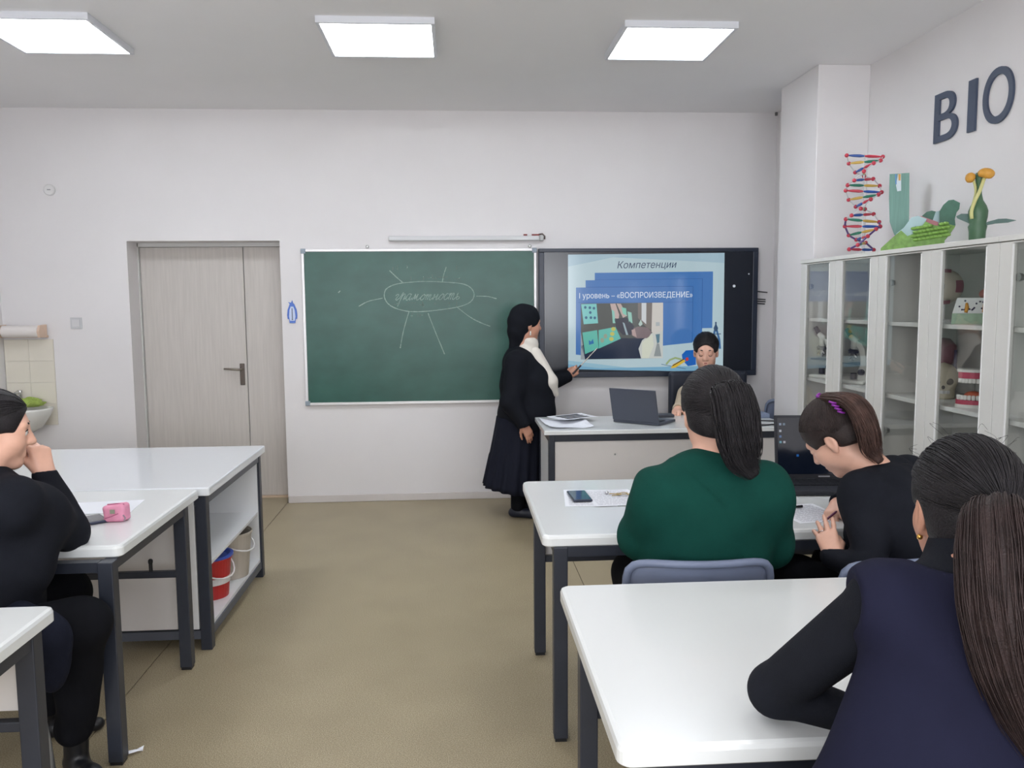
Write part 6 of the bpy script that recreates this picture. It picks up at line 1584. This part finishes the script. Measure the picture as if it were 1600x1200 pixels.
def pointer():
    r = root('pointer_stick', 'thin pale pointer stick held against the screen', 'pointer', tuple(_a))
    d = (_b-_a)
    MB().tube([_a-d*0.12, _a+d*0.25], [0.008, 0.007], 10).obj('grip', mat('pointer_grip', (44, 30, 34), 0.4), r)
    MB().tube([_a+d*0.25, _b], [0.005, 0.003], 8).obj('rod', mat('pointer_rod', (206, 196, 186), 0.4), r)
pointer()

# ---- woman sitting behind the front desk
def desk_woman():
    Y = 6.20
    r = person('seated person in a cream sweater behind the front desk, looking down', (1.90, Y, 0))
    hc = at(1103, 549, y=Y); H = Head(hc, (-0.30, -0.93, -0.22), k=1.12)
    nk = at(1105, 598, y=Y+0.03)
    shR, shL = at(1074, 618, y=Y+0.02), at(1140, 616, y=Y+0.02)
    elR = at(1059, 655, y=Y-0.06); wrR = V3((1.60, 5.90, 0.80)); elL = V3((2.13, 6.12, 0.80)); wrL = V3((1.95, 5.80, 0.80))
    hip = V3((1.90, Y+0.05, 0.52)); tc = V3((1.90, Y+0.03, 0.78))
    hipL, hipR = hip+V3((0.09, 0, 0)), hip+V3((-0.09, 0, 0)); knR, knL = V3((1.80, 5.78, 0.54)), V3((2.0, 5.78, 0.54)); anR, anL = V3((1.80, 5.80, 0.09)), V3((2.0, 5.80, 0.09))
    arms = limb(shR, elR, wrR, (0.044, 0.036, 0.025)) + limb(shL, elL, wrL, (0.044, 0.036, 0.025))
    body = H.prims(neck=nk) + [rc(nk, tc, 0.05, 0.11, 0.05), rc(tc, hip, 0.11, 0.12, 0.06), rc(shL, shR, 0.045, 0.045, 0.05)] + arms + legs_seated(hipL, hipR, knL, knR, anL, anR)
    body += hand(wrR, (-0.35, -0.85, -0.15), (0, 0, 1), -1, ((0.3, 0.4, 0.3), (0.4, 0.5, 0.3), (0.45, 0.5, 0.3), (0.5, 0.5, 0.3)), thumb=(0.4, 0.2), k=0.95) + hand(wrL, (-0.6, -0.6, -0.1), (0, 0, 1), 1, (0.4, 0.4, 0.4, 0.4))
    sdf_mesh('body', body, 0.0045, M_skin, r)
    H.face_parts(r, closed=True, lip=(168, 84, 80))
    sw = [el(tc+V3((0, 0, 0.04)), (0.175, 0.125, 0.18), k=0.06), el(tc+V3((0, 0, -0.14)), (0.18, 0.14, 0.16), k=0.08), rc(shL, shR, 0.068, 0.068, 0.06), rc(nk+V3((0, 0, -0.03)), nk+V3((0, -0.01, 0.035)), 0.064, 0.060, 0.03), rc(shR, elR, 0.068, 0.058, 0.04), rc(elR, wrR, 0.058, 0.040, 0.02), rc(shL, elL, 0.068, 0.058, 0.04), rc(elL, wrL, 0.058, 0.040, 0.02)]
    sw += [rc(nk+V3((0, -0.01, 0.03)), H.p(0, -0.022, -0.055), 0.046, 0.052, 0.008, 's'), sp(wrR+V3((-0.35, -0.85, -0.15)).normalized()*0.06, 0.052, 0.004, 's'), sp(wrL+V3((-0.6, -0.6, -0.1)).normalized()*0.06, 0.052, 0.004, 's')]
    sdf_mesh('sweater', sw, 0.006, M_cream, r, disp=folds(0.005, 36, 9.0))
    tr = legs_seated(hipL, hipR, knL, knR, anL, anR, (0.095, 0.075, 0.055)) + [el(hip, (0.18, 0.14, 0.10), k=0.05), pl(anL+V3((0, 0, 0.02)), (0, 0, -1))]
    sdf_mesh('trousers', tr, 0.012, M_trou, r)
    for a in (anL, anR): shoe(r, a, (0, -1, 0), h=0.008)
    hr = sdf_mesh('hair', H.cap_prims(0.004, nape=-0.06), 0.0045, M_hairB, r)
    H.strands(hr, 'combed_strands', (0.0, -0.11, 0.02), 150, M_hairB, 15, r=0.0014, lift=0.004)
    MB().ball(H.p(0, -0.125, 0.02), 0.038, 14, 10).obj('hair_bun', M_hairB, r, smooth=True)
desk_woman()
# black office chair behind her
def office_chair():
    cx, cy = 1.965, 6.36
    r = root('office_chair', 'black office chair with wide square back behind the front desk', 'chair', (cx, cy, 0))
    bm_ = mat('chair_black', (32, 38, 52), 0.5, var=0.08, vscale=10)
    MB().box(cx-0.31, cx+0.31, cy-0.0, cy+0.07, 0.50, 1.025, 0.025, 3).obj('backrest', bm_, r, smooth=False)
    MB().box(cx-0.27, cx+0.27, cy-0.45, cy-0.005, 0.37, 0.43, 0.03, 3).obj('seat', bm_, r, smooth=False)
    MB().tube([(cx, cy-0.22, 0.37), (cx, cy-0.22, 0.09)], 0.03, 14).obj('gas_column', M_black, r)
    MB().box(cx-0.03, cx+0.03, cy-0.2, cy+0.06, 0.345, 0.369).obj('back_bracket', M_black, r)
    MB().box(cx-0.03, cx+0.03, cy+0.03, cy+0.065, 0.3, 0.52).obj('back_post', M_black, r)
    for k in range(5):
        a = 2*math.pi*k/5+0.3; e = Vector((cx+0.27*math.cos(a), cy-0.22+0.27*math.sin(a)*0.75, 0.06))
        MB().tube([(cx, cy-0.22, 0.09), tuple(e)], [0.025, 0.016], 8).obj('foot_arm', M_black, r)
        MB().ball((e.x, e.y, 0.028), 0.0275, 12, 8).obj('caster', M_black, r, smooth=True)
office_chair()
